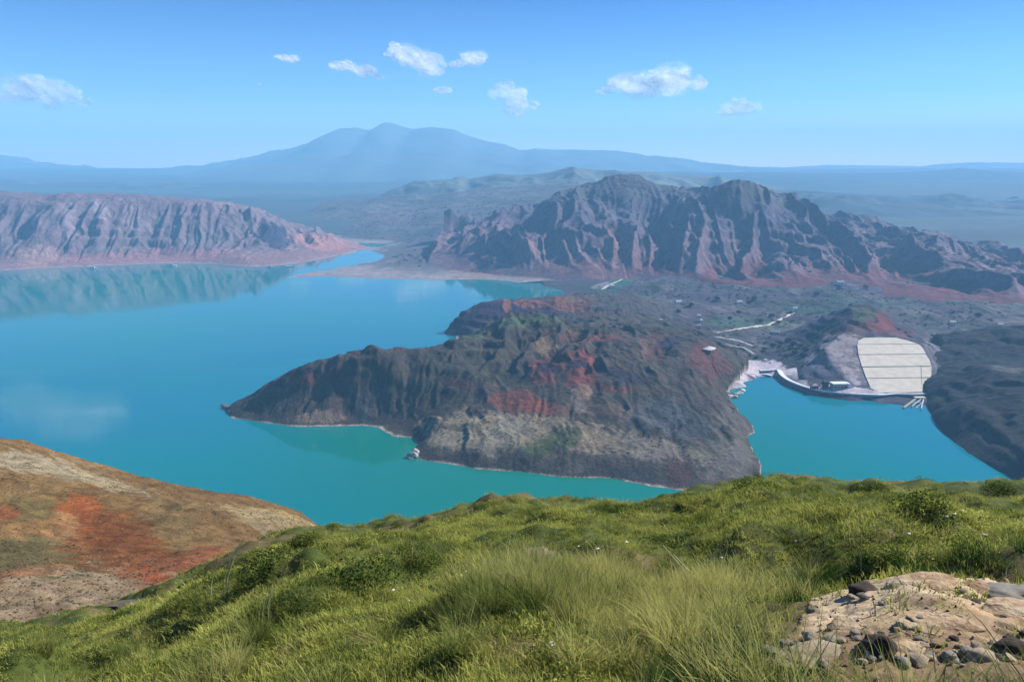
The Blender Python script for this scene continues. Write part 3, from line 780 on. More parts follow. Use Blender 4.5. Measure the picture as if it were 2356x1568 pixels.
c = patches(X, Y, H, land_head, c, [
    (1120, 985, 150, 38, BEN, .9, 0), (1060, 1010, 80, 26, (0.34, 0.31, 0.21), .9, 0), (1330, 1000, 160, 34, (0.32, 0.27, 0.18), .9, -6), (1520, 1035, 130, 22, (0.29, 0.26, 0.21), .8, -6), (1160, 1000, 55, 34, (0.36, 0.35, 0.28), .6, 40),
    (1290, 1010, 60, 22, GRN, .8, 20), (1230, 1035, 45, 12, GRN, .8, -10), (1060, 985, 30, 10, (0.11, 0.12, 0.06), .6, 0), (1640, 1045, 60, 8, (0.15, 0.19, 0.09), .5, 0),
    (1190, 925, 75, 26, (0.25, 0.085, 0.055), .95, -8), (1250, 940, 40, 14, (0.28, 0.09, 0.06), .95, 0),
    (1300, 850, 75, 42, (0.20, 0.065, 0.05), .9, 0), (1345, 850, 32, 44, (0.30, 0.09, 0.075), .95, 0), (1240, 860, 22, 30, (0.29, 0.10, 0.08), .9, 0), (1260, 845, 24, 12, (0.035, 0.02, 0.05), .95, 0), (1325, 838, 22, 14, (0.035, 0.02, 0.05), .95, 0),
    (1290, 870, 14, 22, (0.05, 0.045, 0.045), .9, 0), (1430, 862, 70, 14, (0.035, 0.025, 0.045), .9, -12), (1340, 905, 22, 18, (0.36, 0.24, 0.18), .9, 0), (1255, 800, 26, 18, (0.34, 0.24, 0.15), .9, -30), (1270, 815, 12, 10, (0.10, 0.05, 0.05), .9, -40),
    (1380, 945, 100, 20, (0.17, 0.11, 0.08), .7, 0), (1330, 930, 16, 26, (0.30, 0.26, 0.25), .6, 0),
    (1240, 735, 60, 16, (0.10, 0.14, 0.07), .85, 0), (1180, 745, 50, 12, (0.12, 0.19, 0.09), .8, 8), (1100, 775, 40, 10, (0.11, 0.15, 0.085), .7, 8),
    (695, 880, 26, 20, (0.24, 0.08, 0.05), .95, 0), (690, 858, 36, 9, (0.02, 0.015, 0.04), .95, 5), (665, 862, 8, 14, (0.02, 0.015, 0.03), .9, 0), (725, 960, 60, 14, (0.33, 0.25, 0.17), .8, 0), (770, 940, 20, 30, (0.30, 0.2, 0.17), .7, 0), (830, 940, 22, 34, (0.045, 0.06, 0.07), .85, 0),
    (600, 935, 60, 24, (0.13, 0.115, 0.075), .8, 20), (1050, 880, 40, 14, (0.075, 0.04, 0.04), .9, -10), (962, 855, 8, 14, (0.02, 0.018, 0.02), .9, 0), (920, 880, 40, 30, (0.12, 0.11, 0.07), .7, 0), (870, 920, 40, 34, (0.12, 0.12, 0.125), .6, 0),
    (1550, 960, 90, 34, (0.10, 0.115, 0.14), .8, -10), (1480, 975, 40, 20, (0.12, 0.13, 0.145), .7, 0), (1560, 1090, 30, 36, (0.13, 0.06, 0.05), .85, 0), (1450, 1090, 70, 20, (0.07, 0.07, 0.075), .7, 0), (1210, 1070, 12, 18, (0.02, 0.02, 0.02), .9, 0), (1290, 1070, 80, 22, (0.17, 0.145, 0.115), .6, 0),
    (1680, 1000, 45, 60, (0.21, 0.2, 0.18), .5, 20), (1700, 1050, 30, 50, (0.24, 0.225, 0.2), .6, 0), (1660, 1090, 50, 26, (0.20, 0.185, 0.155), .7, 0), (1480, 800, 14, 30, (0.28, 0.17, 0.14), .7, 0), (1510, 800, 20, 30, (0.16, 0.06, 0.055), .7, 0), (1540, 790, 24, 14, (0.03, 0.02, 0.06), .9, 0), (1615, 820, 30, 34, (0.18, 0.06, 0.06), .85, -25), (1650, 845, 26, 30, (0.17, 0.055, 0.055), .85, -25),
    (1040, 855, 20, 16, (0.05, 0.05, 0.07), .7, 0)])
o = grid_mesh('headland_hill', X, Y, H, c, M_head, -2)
tag(o, 'bare brown and grey rocky headland with red patches jutting into the turquoise lake', kind='structure')

# ---- dark purple promontory behind the headland
def promontory():
    dx = 1.5
    F = [Z(px, py) for px, py in [(1032, 752), (1040, 770), (1058, 784), (1120, 790), (1250, 790), (1400, 780)]]
    B = [Z(px, py) for px, py in [(1040, 742), (1090, 728), (1160, 718), (1250, 712), (1320, 706), (1420, 690)]]
    pts = F + B + [(x * .985, y * .985, -10) for x, y, z in F] + [(x * 1.03, y * 1.03, -10) for x, y, z in B]
    p = Z(1018, 750); pts.append((p[0], p[1], -10))
    for px, py, r in [(1042, 734, 1075), (1060, 717, 1085), (1085, 707, 1090), (1110, 695, 1095), (1150, 690, 1100), (1230, 690, 1105), (1290, 690, 1110), (1330, 688, 1115), (1345, 676, 1130), (1390, 672, 1150), (1440, 674, 1160), (1500, 688, 1150), (1560, 712, 1120), (1600, 735, 1080),
                      (1100, 730, 1065), (1180, 728, 1070), (1260, 722, 1075), (1330, 720, 1080), (1400, 730, 1060), (1480, 745, 1030), (1550, 760, 1000)]:
        pts.append(Q(px, py, r))
    for px, r in [(1450, 1350), (1550, 1300), (1650, 1200), (1700, 1050)]:
        p = Q(px, 600, r); pts.append((p[0], p[1], 8))
    X, Y = grid(-110, 360, 880, 1420, dx)
    H = rbf(pts, X, Y)
    m = sstep(2, 14, H)
    H = H + ridged(X, Y, 40, 5, 201) * 3 * m + fbm(X, Y, 9, 4, 203) * 1.4 * m
    H = carve(H, dx, 0.012, 5, 1, 20)
    H = terrace(H, X, Y, 9, .9, 205) * m + H * (1 - m)
    H = H + ridged(X, Y, 8, 3, 204) * 1.0 * m
    return X, Y, H, dx
X, Y, H, dx = promontory()
land_prom = Land(X, Y, H)
nz = fbm(X, Y, 30, 5, 211)
c = np.array([0.12, 0.115, 0.115]) * (1 + .5 * nz[..., None])
c = patches(X, Y, H, land_prom, c, [
    (1090, 730, 70, 32, (0.07, 0.045, 0.10), .95, 12), (1200, 710, 110, 22, (0.05, 0.03, 0.09), .95, 0), (1166, 706, 9, 22, (0.38, 0.16, 0.11), .9, 0), (1225, 698, 40, 9, (0.33, 0.13, 0.10), .9, 0),
    (1300, 702, 40, 20, (0.28, 0.12, 0.075), .95, 0), (1345, 710, 26, 26, (0.24, 0.11, 0.10), .7, 0), (1450, 720, 90, 30, (0.115, 0.12, 0.125), .6, 0), (1320, 690, 20, 8, (0.3, 0.2, 0.14), .7, 0)])
o = grid_mesh('promontory_hill', X, Y, H, c, M_head, -2)
tag(o, 'dark purple rocky promontory with a rust-red top behind the main headland', kind='structure')

# ---- dark hill on the right
def right_hill():
    dx = 1.5
    shore = dens([(2128, 922), (2140, 950), (2165, 990), (2200, 1020), (2250, 1055), (2300, 1085), (2356, 1110), (2450, 1150), (2600, 1200), (2800, 1260)], 30)
    F = [Z(px, py) for px, py in shore]
    pts = list(F)
    for q in dens([(2135, 905, 6), (2150, 890, 12), (2180, 862, 22), (2215, 842, 30), (2250, 832, 36), (2300, 834, 36), (2330, 838, 37), (2356, 838, 38), (2450, 842, 41), (2600, 850, 44), (2800, 860, 46)], 26):
        pts.append(Z(*q))
    for q in [(2165, 940, 8), (2200, 960, 12), (2260, 990, 12), (2356, 1040, 15), (2300, 1030, 10), (2200, 900, 20), (2250, 930, 24), (2300, 900, 32), (2330, 960, 26), (2450, 950, 34), (2600, 950, 38), (2450, 1050, 26), (2600, 1080, 30), (2800, 1100, 34), (2250, 870, 32), (2180, 890, 16)]:
        pts.append(Z(*q))
    for px, r in [(2150, 870), (2250, 930), (2400, 940), (2600, 920), (2850, 900)]:
        p = Q(px, 600, r); pts.append((p[0], p[1], 6))
    X, Y = grid(330, 900, 380, 960, dx)
    H = rbf(pts, X, Y)
    ring = F + [(1100, 380), (1100, 1100), (420, 1100), Z(2120, 890)]
    sd = poly_inside(X, Y, ring) + fbm(X, Y, 14, 4, 228) * 1.8
    H = np.where(sd > 0, np.maximum(H, .15 + sd * .25), np.maximum(-14, sd * .7))
    m = sstep(2, 16, H)
    H = H - 5 * sstep(14, 30, H) + ridged(X, Y, 60, 5, 221) * 3 * m + fbm(X, Y, 12, 4, 223) * .8 * m
    H = carve(H, dx, 0.010, 4, 1, 30)
    H = terrace(H, X, Y, 9, .8, 229) * m + H * (1 - m) + ridged(X, Y, 14, 3, 230) * 1.2 * m
    return X, Y, H, dx
X, Y, H, dx = right_hill()
land_right = Land(X, Y, H)
nz = fbm(X, Y, 40, 5, 231)
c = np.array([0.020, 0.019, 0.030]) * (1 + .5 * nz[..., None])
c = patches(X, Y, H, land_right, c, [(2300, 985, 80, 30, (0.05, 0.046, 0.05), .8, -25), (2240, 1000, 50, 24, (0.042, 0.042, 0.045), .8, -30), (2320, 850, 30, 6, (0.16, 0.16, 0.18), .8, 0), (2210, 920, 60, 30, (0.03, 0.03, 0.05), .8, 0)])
o = grid_mesh('right_hill', X, Y, H, c, M_head, -2)
tag(o, 'dark navy rocky hill dropping into the bay beyond the grassy slope', kind='structure')

# ---- brown hillside on the left
def brown():
    dx = 0.5
    pts = []
    for px, py, r in [(-400, 960, 120), (-150, 985, 122), (0, 1010, 122), (60, 1030, 122), (130, 1062, 122), (200, 1085, 122), (240, 1100, 122), (300, 1107, 122), (370, 1120, 120), (420, 1126, 118), (460, 1143, 116), (530, 1160, 114), (610, 1168, 112), (650, 1185, 110), (700, 1205, 108), (735, 1222, 106), (800, 1262, 104), (900, 1330, 100),
                      (0, 1100, 98), (150, 1120, 100), (300, 1160, 98), (420, 1180, 97), (560, 1200, 96), (680, 1240, 94),
                      (0, 1200, 80), (130, 1200, 84), (260, 1270, 74), (400, 1260, 78), (540, 1280, 76), (0, 1280, 70), (120, 1290, 70), (240, 1320, 67), (350, 1350, 64), (500, 1340, 66), (650, 1330, 72),
                      (0, 1320, 64), (150, 1330, 64), (0, 1440, 50), (200, 1440, 52), (-400, 1200, 80), (-400, 1400, 55)]:
        pts.append(Q(px, py, r))
    # falls away to the lake on the far side and towards the right
    for px, r, z in [(-400, 150, 168), (0, 150, 166), (300, 150, 158), (500, 145, 156), (700, 135, 158), (900, 125, 148), (-400, 190, 120), (0, 190, 120), (400, 190, 110), (800, 180, 90), (1100, 150, 90), (1000, 110, 140)]:
        p = Q(px, 900, r); pts.append((p[0], p[1], z))
    for px, r, z in [(-500, 30, 196), (0, 32, 196), (300, 35, 192), (600, 45, 184), (900, 60, 172)]:
        p = Q(px, 1400, r); pts.append((p[0], p[1], z))
    dx = 0.36
    X, Y = grid(-130, -5, 14, 190, dx)
    H = rbf(pts, X, Y)
    H = H + fbm(X, Y, 14, 5, 241) * 1.2 + ridged(X, Y, 5, 4, 243) * .35 + ridged(X, Y, 1.6, 3, 245) * .12
    return X, Y, H, dx
X, Y, H, dx = brown()
land_brown = Land(X, Y, H)
nz = fbm(X, Y, 12, 5, 251); n2 = fbm(X, Y, 2.5, 4, 252)
c = np.array([0.19, 0.115, 0.06]) * (1 + .35 * nz[..., None] + .2 * n2[..., None])
def bh(px, py, rw, rh, cc, a, an):
    return (px, py, rw, rh, cc, a, an)
def brown_hit(px, py):
    return Land.hit(land_brown, px, py, 40, 200, .4)
land_brown.hit = brown_hit
c = patches(X, Y, H, land_brown, c, [
    (60, 1062, 130, 22, (0.30, 0.26, 0.22), .8, -22), (200, 1100, 120, 12, (0.33, 0.28, 0.22), .7, -25), (620, 1185, 120, 14, (0.33, 0.26, 0.16), .7, -18), (640, 1215, 90, 26, (0.27, 0.22, 0.16), .6, -25),
    (50, 1130, 100, 26, (0.23, 0.15, 0.08), .6, 0), (90, 1170, 110, 24, (0.14, 0.12, 0.055), .7, -10), (400, 1200, 60, 50, (0.17, 0.12, 0.065), .7, -30), (90, 1280, 140, 40, (0.12, 0.105, 0.055), .9, -18), (210, 1285, 60, 28, (0.115, 0.115, 0.055), .8, -30),
    (60, 1320, 120, 10, (0.30, 0.11, 0.07), .5, -6), (225, 1230, 62, 110, (0.21, 0.078, 0.03), .8, 32), (180, 1175, 36, 36, (0.29, 0.085, 0.035), .75, 30), (195, 1172, 14, 16, (0.30, 0.09, 0.04), .6, 20), (290, 1250, 80, 60, (0.16, 0.055, 0.025), .8, -38), (370, 1310, 80, 40, (0.15, 0.055, 0.025), .8, -30), (340, 1290, 90, 46, (0.18, 0.07, 0.03), .85, -35), (450, 1290, 70, 28, (0.22, 0.075, 0.04), .8, 10), (320, 1330, 60, 26, (0.30, 0.09, 0.045), .8, -30), (150, 1210, 30, 30, (0.30, 0.17, 0.10), .7, 0),
    (8, 1185, 26, 16, (0.28, 0.09, 0.045), .8, 0), (60, 1215, 80, 14, (0.26, 0.15, 0.075), .7, -4), (100, 1390, 220, 60, (0.25, 0.19, 0.155), .95, -8), (270, 1360, 60, 26, (0.26, 0.20, 0.16), .8, -20)])
c = c * (1 + .38 * fbm(X, Y, 1.3, 3, 257)[..., None])
o = grid_mesh('brown_hill', X, Y, H, c, M_brown, 40)
tag(o, 'bare brown hillside with a streak of rust-red soil running down it', kind='structure')

# ---- grassy slope the camera stands on
crest_px = [(-420, 1530), (-200, 1480), (0, 1445), (120, 1425), (240, 1400), (330, 1378), (400, 1345), (480, 1300), (560, 1268), (640, 1240), (700, 1225), (760, 1215), (850, 1210), (950, 1200), (1000, 1188), (1060, 1172), (1110, 1157), (1180, 1153), (1300, 1156),
            (1400, 1160), (1500, 1160), (1600, 1143), (1680, 1125), (1720, 1108), (1800, 1098), (1870, 1102), (1950, 1108), (2050, 1112), (2150, 1118), (2250, 1118), (2356, 1114), (2600, 1110), (2900, 1105)]
_caz = []; _ctn = []
for px, py in crest_px:
    d = ray(px, py); _caz.append(atan2(d.x, d.y)); _ctn.append(-d.z / hypot(d.x, d.y))
RC, EYE = 30.0, 1.62
def near_z(x, y, detail=True):
    x = np.asarray(x, float); y = np.asarray(y, float)
    r = np.hypot(x, y); az = np.arctan2(x, y)
    tn = np.interp(az, _caz, _ctn)
    s1 = tn - 2 * EYE / RC
    drop = EYE + s1 * r + EYE / RC ** 2 * r * r
    h = CAMH - drop
    # the sandy rock shelf on the right stands a little proud
    hx, hy = 2.55, 4.6
    q = ((x - hx) / 1.9) ** 2 + ((y - hy) / 1.9) ** 2
    h = h + 0.22 * np.exp(-q)
    if detail:
        far = sstep(3, 9, r)
        h = h + fbm(x, y, 2.6, 4, 301) * (0.10 + 0.40 * far) + (fbm(x, y, 0.8, 3, 303) + .5 * np.abs(fbm(x, y, 1.1, 2, 305))) * (0.04 + 0.20 * far) - 0.10 * far
    return h
nr, na = 420, 620
rr = 0.6 * (330 / 0.6) ** (np.linspace(0, 1, nr)); aa = np.linspace(radians(-62), radians(62), na)
AZ, RR = np.meshgrid(aa, rr)
X = RR * np.sin(AZ); Y = RR * np.cos(AZ)
H = near_z(X, Y)
n1 = fbm(X, Y, 3.0, 5, 311); n2 = fbm(X, Y, .8, 4, 313)
def turf_col(X, Y):
    n1 = fbm(X, Y, 3.0, 5, 311); n2 = fbm(X, Y, .8, 4, 313)
    c = np.array([0.085, 0.115, 0.025]) + 0 * n1[..., None]
    g = sstep(-.1, .4, n1)[..., None]; c = c * (1 - g) + np.array([0.13, 0.15, 0.035]) * g
    g = sstep(.1, .5, n2)[..., None]; c = c * (1 - g * .6) + np.array([0.045, 0.075, 0.015]) * g * .6
    g = sstep(.28, .46, fbm(X, Y, 5.5, 3, 317) + .35 * fbm(X, Y, .9, 3, 318))[..., None]; c = c * (1 - g * .85) + np.array([0.20, 0.15, 0.075]) * g * .85
    return c
c = turf_col(X, Y)
# ------------------------------------------------------------ bare sandy ground on the right foreground
class NearLand:
    def hit(s, px, py, r0=1.0, r1=60, step=0.02):
        d = ray(px, py); hl = hypot(d.x, d.y)
        rs = np.arange(r0, r1, step); t = rs / hl
        zz = near_z(d.x * t, d.y * t); ok = np.nonzero(zz >= CAMH + d.z * t)[0]
        if not len(ok): return None
        i = ok[0]
        return Vector((d.x * t[i], d.y * t[i], float(zz[i])))
near = NearLand()
bare_poly = [near.hit(px, py) for px, py in [(1730, 1600), (1800, 1510), (1850, 1440), (1880, 1400), (1960, 1350), (2040, 1335), (2160, 1338), (2260, 1345), (2356, 1338), (2600, 1320), (2700, 1640), (2300, 1750)]]
sd = poly_inside(X, Y, [(p.x, p.y) for p in bare_poly]) + fbm(X, Y, .35, 4, 331) * .22
g = sstep(-.05, .10, sd)[..., None]
dirt = np.array([0.30, 0.22, 0.145]) * (1 + .35 * fbm(X, Y, .3, 4, 333)[..., None])
dk = sstep(.05, .45, fbm(X, Y, .55, 4, 335))[..., None]
dirt = dirt * (1 - dk * .75) + np.array([0.09, 0.055, 0.035]) * dk * .75
c = c * (1 - g) + dirt * g
for px, py, rw in [(1480, 1150 + 150, .7), (1290, 1290, .8), (560, 1530, .5), (1180, 1500, .5), (1420, 1545, .5), (2080, 1262, .6)]:
    p = near.hit(px, py)
    if p:
        q = np.hypot(X - p.x, Y - p.y) / rw + fbm(X, Y, .5, 4, int(px)) * .6
        g = (1 - sstep(.5, 1.0, q))[..., None]; c = c * (1 - g * .8) + np.array([0.22, 0.155, 0.085]) * g * .8
o = grid_mesh('grassy_hill', X, Y, H, c, M_near, -3)
tag(o, 'grass-covered slope in front falling away towards the lake', kind='structure')

# ------------------------------------------------------------ concrete slope: strips of slab on a graded bank
M_conc = plain('pale_concrete', (0.50, 0.44, 0.35), 0.85, 0.16, 0.12, 0.15, 0.1)
M_conc2 = plain('grey_concrete', (0.30, 0.285, 0.26), 0.85, 0.12, 0.4, 0.2, 0.1)
M_white = plain('white_paint', (0.66, 0.66, 0.65), 0.6, 0.05, 0.5, 0.0)
M_dark = plain('dark_opening', (0.03, 0.025, 0.04), 0.7, 0.2, 1.0, 0.0)
M_purple = plain('dark_red_boards', (0.085, 0.04, 0.07), 0.7, 0.25, 1.0, 0.2)
M_rockpale = plain('pale_rock', (0.55, 0.52, 0.46), 0.9, 0.2, 0.6, 0.5, 0.4)
M_rockdark = plain('dark_rock', (0.09, 0.085, 0.085), 0.9, 0.3, 0.6, 0.5, 0.4)
M_steel = plain('weathered_steel', (0.45, 0.46, 0.47), 0.5, 0.2, 2.0, 0.1, 0.02, 0.5)

def on_bank(px, py, up=0.0):
    """where the sight line to (px,py) meets the graded bank, lifted off it by up"""
    d = ray(px, py); n = BANK_N
    t = (n.dot(BANK_P) - n.z * CAMH) / n.dot(d)
    return Vector((0, 0, CAMH)) + d * t + n * up

slope_e = empty('concrete_slope', on_bank(2060, 903))
tag(slope_e, 'white concrete bank of wide horizontal strips rising above the quay', 'slope')
def slab(poly, th=0.5):
    up = [on_bank(px, py, th) - slope_e.location for px, py in poly]
    dn = [on_bank(px, py, -0.6) - slope_e.location for px, py in poly]
    n = len(poly)
    f = [tuple(range(n))[::-1], tuple(range(n, 2 * n))] + [(i, (i + 1) % n, (i + 1) % n + n, i + n) for i in range(n)]
    me_o = obj('slab', up + dn, f, M_conc, slope_e)
    return me_o
slab([(1986, 778), (2020, 776.5), (2062, 777.5), (2085, 783), (2112, 791.5), (1973, 792), (1975, 784)][::-1])
slab([(1972, 793), (2114, 792.8), (2122, 800), (2130, 814.5), (1975, 815.5)][::-1])
slab([(1975, 817), (2130, 816), (2138, 828), (2142, 842), (1983, 843.5)][::-1])
slab([(1984, 845.5), (2118, 844), (2119, 868.5), (1993, 870)][::-1])
slab([(2119.5, 844.2), (2143, 843.8), (2142, 868), (2120.5, 868.5)][::-1])
slab([(1994, 871.5), (2119, 870), (2120, 884), (2133, 898), (2120, 902), (2012, 904), (2003, 893)][::-1])
slab([(2120, 870.2), (2138, 869.8), (2135, 890), (2121, 884)][::-1])

# ------------------------------------------------------------ quay with its curved white deck
def strip_pts(pts, n=6):
    """smooth a polyline (Catmull-Rom)"""
    out = []
    P = [Vector(p) for p in pts]; P = [P[0] * 2 - P[1]] + P + [P[-1] * 2 - P[-2]]
    for i in range(1, len(P) - 2):
        for k in range(n):
            t = k / n; a, b, c, d = P[i - 1:i + 3]
            out.append(0.5 * ((2 * b) + (c - a) * t + (2 * a - 5 * b + 4 * c - d) * t * t + (3 * b - a - 3 * c + d) * t ** 3))
    return out + [P[-2]]
def sweep(path, prof, closed_prof=True):
    """sweep a cross profile (side, up) along a path"""
    v, f = [], []; m = len(prof)
    for i, p in enumerate(path):
        a = path[max(0, i - 1)]; b = path[min(len(path) - 1, i + 1)]
        t = (b - a); t.z = 0; t.normalize(); s = Vector((t.y, -t.x, 0))
        v += [p + s * u + Vector((0, 0, w)) for u, w in prof]
    for i in range(len(path) - 1):
        for j in range(m):
            k = (j + 1) % m
            f.append((i * m + j, i * m + k, (i + 1) * m + k, (i + 1) * m + j))
    f.append(tuple(range(m))); f.append(tuple(range(len(v) - m, len(v)))[::-1])
    return v, f
qp = [Z(px, py, 4.0) for px, py in [(1750, 853), (1772, 852), (1790, 851), (1799, 863), (1812, 873), (1826, 880), (1845, 887.5), (1865, 893.5), (1885, 898), (1904, 901), (1951, 906), (2006, 908.5), (2028, 909), (2060, 906.5), (2100, 907), (2134, 906)]]
qpath = strip_pts(qp)
q_e = empty('quay', qpath[20]); off = q_e.location
def rel(v): return [Vector(p) - off for p in v]
tag(q_e, 'curved quay with a bright white deck edging the small turquoise bay', 'quay')
v, f = sweep(qpath, [(2.6, 0.0), (2.6, 0.45), (-2.8, 0.45), (-2.8, 0.0)]); obj('deck', rel(v), f, M_white, q_e)
v, f = sweep(qpath, [(2.3, -7.0), (2.3, -0.01), (-2.5, -0.01), (-2.5, -7.0)]); obj('wall', rel(v), f, plain('shaded_concrete', (0.10, 0.12, 0.15), 0.6, 0.2, 0.5, 0.2), q_e)  # dark blue base colour carries the shade and reflection on the wall face
v, f = sweep(qpath[16:52], [(3.3, -3.3), (3.3, -3.0), (2.31, -3.0), (2.31, -3.3)]); obj('ledge', rel(v), f, M_conc2, q_e)
v, f = sweep(qpath, [(2.55, 0.46), (2.55, 1.3), (2.3, 1.3), (2.3, 0.46)]); obj('parapet', rel(v), f, M_white, q_e)
v, f = sweep([Vector(Z(px, py, 1.2)) for px, py in [(1752, 861), (1764, 861.5), (1776, 864.5)]], [(1.4, 0), (1.4, .6), (-1.4, .6), (-1.4, 0)])
lp = empty('landing_stage', Z(1764, 862, 0)); tag(lp, 'low white landing stage floating at the inner corner of the bay', 'landing stage')
obj('float', [Vector(p) - lp.location for p in v], f, M_white, lp)
v, f = sweep([Vector(Z(px, py, 0.2)) for px, py in [(1753, 861.6), (1764, 862), (1775, 864.8)]], [(1.6, -.6), (1.6, .99), (-1.6, .99), (-1.6, -.6)])
obj('hull', [Vector(p) - lp.location for p in v], f, M_conc2, lp)

def box(cx, cy, cz, sx, sy, sz):
    v = [(cx + a * sx / 2, cy + b * sy / 2, cz + c * sz / 2) for c in (-1, 1) for b in (-1, 1) for a in (-1, 1)]
    return v, [(0, 2, 3, 1), (4, 5, 7, 6), (0, 1, 5, 4), (2, 6, 7, 3), (0, 4, 6, 2), (1, 3, 7, 5)]
def bx(name, c, s, mat, par):
    v, f = box(*c, *s); return obj(name, v, f, mat, par)
def tube(p0, p1, r, n=6):
    p0, p1 = Vector(p0), Vector(p1); d = (p1 - p0).normalized(); a = d.orthogonal().normalized(); b = d.cross(a)
    v = [p + (a * cos(2 * pi * i / n) + b * sin(2 * pi * i / n)) * r for p in (p0, p1) for i in range(n)]
    f = [(i, (i + 1) % n, (i + 1) % n + n, i + n) for i in range(n)] + [tuple(range(n))[::-1], tuple(range(n, 2 * n))]
    return v, f
def merge(lst):
    V, Fc = [], []
    for v, f in lst:
        o = len(V); V += list(v); Fc += [tuple(i + o for i in q) for q in f]
    return V, Fc

# dark arched kiosk and the pale boathouse beside it
p = Vector(Z(1903, 898, 4.4)) + Vector((0, 6, 0)); k = empty('kiosk', p, 0.12)
tag(k, 'small dark purple kiosk with a rounded roof standing on the quay', 'kiosk')
bx('wall', (0, 0, 2.4), (5.2, 4.4, 4.8), M_purple, k)
v, f = [], []
for i in range(13):
    a = pi * i / 12
    for y in (-2.5, 2.5): v.append((-cos(a) * 3.0, y, 4.81 + sin(a) * 3.0))
f = [(2 * i, 2 * i + 1, 2 * i + 3, 2 * i + 2) for i in range(12)] + [tuple(range(0, 26, 2)), tuple(range(1, 26, 2))[::-1], (0, 24, 25, 1)]
obj('roof', v, f, M_dark, k, smooth=False)
bx('door', (0.8, -2.25, 1.3), (1.4, .12, 2.6), M_dark, k); bx('window', (-1.3, -2.25, 2.6), (1.2, .12, 1.4), plain('blue_glass', (0.05, 0.08, 0.14), .15, .1, 1, 0), k)
p = Vector(Z(1893, 897.5, 4.4)) + Vector((-6, 4, 0)); k = empty('shed', p, 0.15)
tag(k, 'low dark red open shed left of the rounded kiosk', 'shed')
bx('roof', (0, 0, 3.3), (9.5, 4.4, .35), M_purple, k); bx('wall', (0, 1.9, 1.55), (9, .3, 3.1), M_purple, k)
for x in (-4.4, -1.5, 1.5, 4.4): bx('post', (x, -1.9, 1.55), (.3, .3, 3.1), M_dark, k)
p = Vector(Z(1945, 901, 4.4)) + Vector((0, 7, 0)); k = empty('boathouse', p, 0.05)
tag(k, 'pale grey boathouse with a white sloping end wall on the quay', 'boathouse')
v = [(-11, -3, 0), (12, -3, 0), (12, 5, 0), (-11, 5, 0), (-11, -3, 6.4), (4, -3, 6.9), (4, 5, 6.9), (-11, 5, 6.4)]
v2 = [(4.02, -3.1, 0), (14.5, -3.1, 0), (4.02, 5, 0), (14.5, 5, 0), (4.02, -3.1, 7.4), (4.02, 5, 7.4), (6.2, -3.1, 7.0), (6.2, 5, 7.0), (10, -3.1, 2.6), (10, 5, 2.6)]
obj('wall', [(-11, -3, 0), (4, -3, 0), (4, 5, 0), (-11, 5, 0), (-11, -3, 6.4), (4, -3, 6.9), (4, 5, 6.9), (-11, 5, 6.4)], [(0, 3, 2, 1), (0, 1, 5, 4), (1, 2, 6, 5), (2, 3, 7, 6), (3, 0, 4, 7), (4, 5, 6, 7)], M_conc2, k)
obj('end_wall', v2, [(0, 1, 8, 6, 4), (2, 5, 7, 9, 3), (4, 6, 7, 5), (6, 8, 9, 7), (8, 1, 3, 9), (0, 4, 5, 2), (0, 2, 3, 1)], M_white, k)
bx('roof', (-3.6, 1, 7.1), (15.8, 9, .3), M_white, k)
bx('door', (1.6, -3.06, 2.3), (2.8, .14, 4.6), plain('green_door', (.05, .07, .06), .6, .2, 1, 0), k)
for x in (-8.6, -5.4, -2.2): bx('window', (x, -3.06, 3.6), (1.9, .14, 1.6), M_dark, k)

# ------------------------------------------------------------ people on the quay
def person(loc, rz, shirt, label, seed):
    V = {'hip': (0, 0, .95), 'waist': (0, 0, 1.12), 'chest': (0, 0, 1.36), 'neck': (0, 0, 1.52), 'head': (0, -.01, 1.64), 'crown': (0, 0, 1.75),
         'lh': (.1, 0, .9), 'lk': (.12, -.02, .5), 'la': (.13, .02, .08), 'lt': (.14, -.16, .03), 'rh': (-.1, 0, .9), 'rk': (-.13, .04, .5), 'ra': (-.15, .1, .08), 'rt': (-.16, -.08, .03),
         'ls': (.2, 0, 1.44), 'le': (.27, .03, 1.15), 'lw': (.27, -.1, .92), 'rs': (-.2, 0, 1.44), 're': (-.27, .03, 1.15), 'rw': (-.25, -.12, .93)}
    rad = dict(hip=.15, waist=.13, chest=.16, neck=.06, head=.1, crown=.06, lh=.09, lk=.065, la=.045, lt=.04, rh=.09, rk=.065, ra=.045, rt=.04, ls=.07, le=.045, lw=.035, rs=.07, re=.045, rw=.035)
    E = [('hip', 'waist'), ('waist', 'chest'), ('chest', 'neck'), ('neck', 'head'), ('head', 'crown'), ('hip', 'lh'), ('lh', 'lk'), ('lk', 'la'), ('la', 'lt'), ('hip', 'rh'), ('rh', 'rk'), ('rk', 'ra'), ('ra', 'rt'), ('chest', 'ls'), ('ls', 'le'), ('le', 'lw'), ('chest', 'rs'), ('rs', 're'), ('re', 'rw')]
    names = list(V); me = bpy.data.meshes.new('person')
    me.from_pydata([V[n] for n in names], [(names.index(a), names.index(b)) for a, b in E], [])
    o = bpy.data.objects.new('person', me); COL.objects.link(o); o.location = loc; o.rotation_euler = (0, 0, rz)
    sk = o.modifiers.new('skin', 'SKIN')
    for n, vv in zip(names, me.skin_vertices[0].data): vv.radius = (rad[n], rad[n] * .8)
    me.skin_vertices[0].data[0].use_root = True
    o.modifiers.new('sub', 'SUBSURF').levels = 1; o.modifiers['sub'].render_levels = 1
    me.materials.append(plain('clothes', shirt, .8, .2, 3, 0)); tag(o, label, 'person')
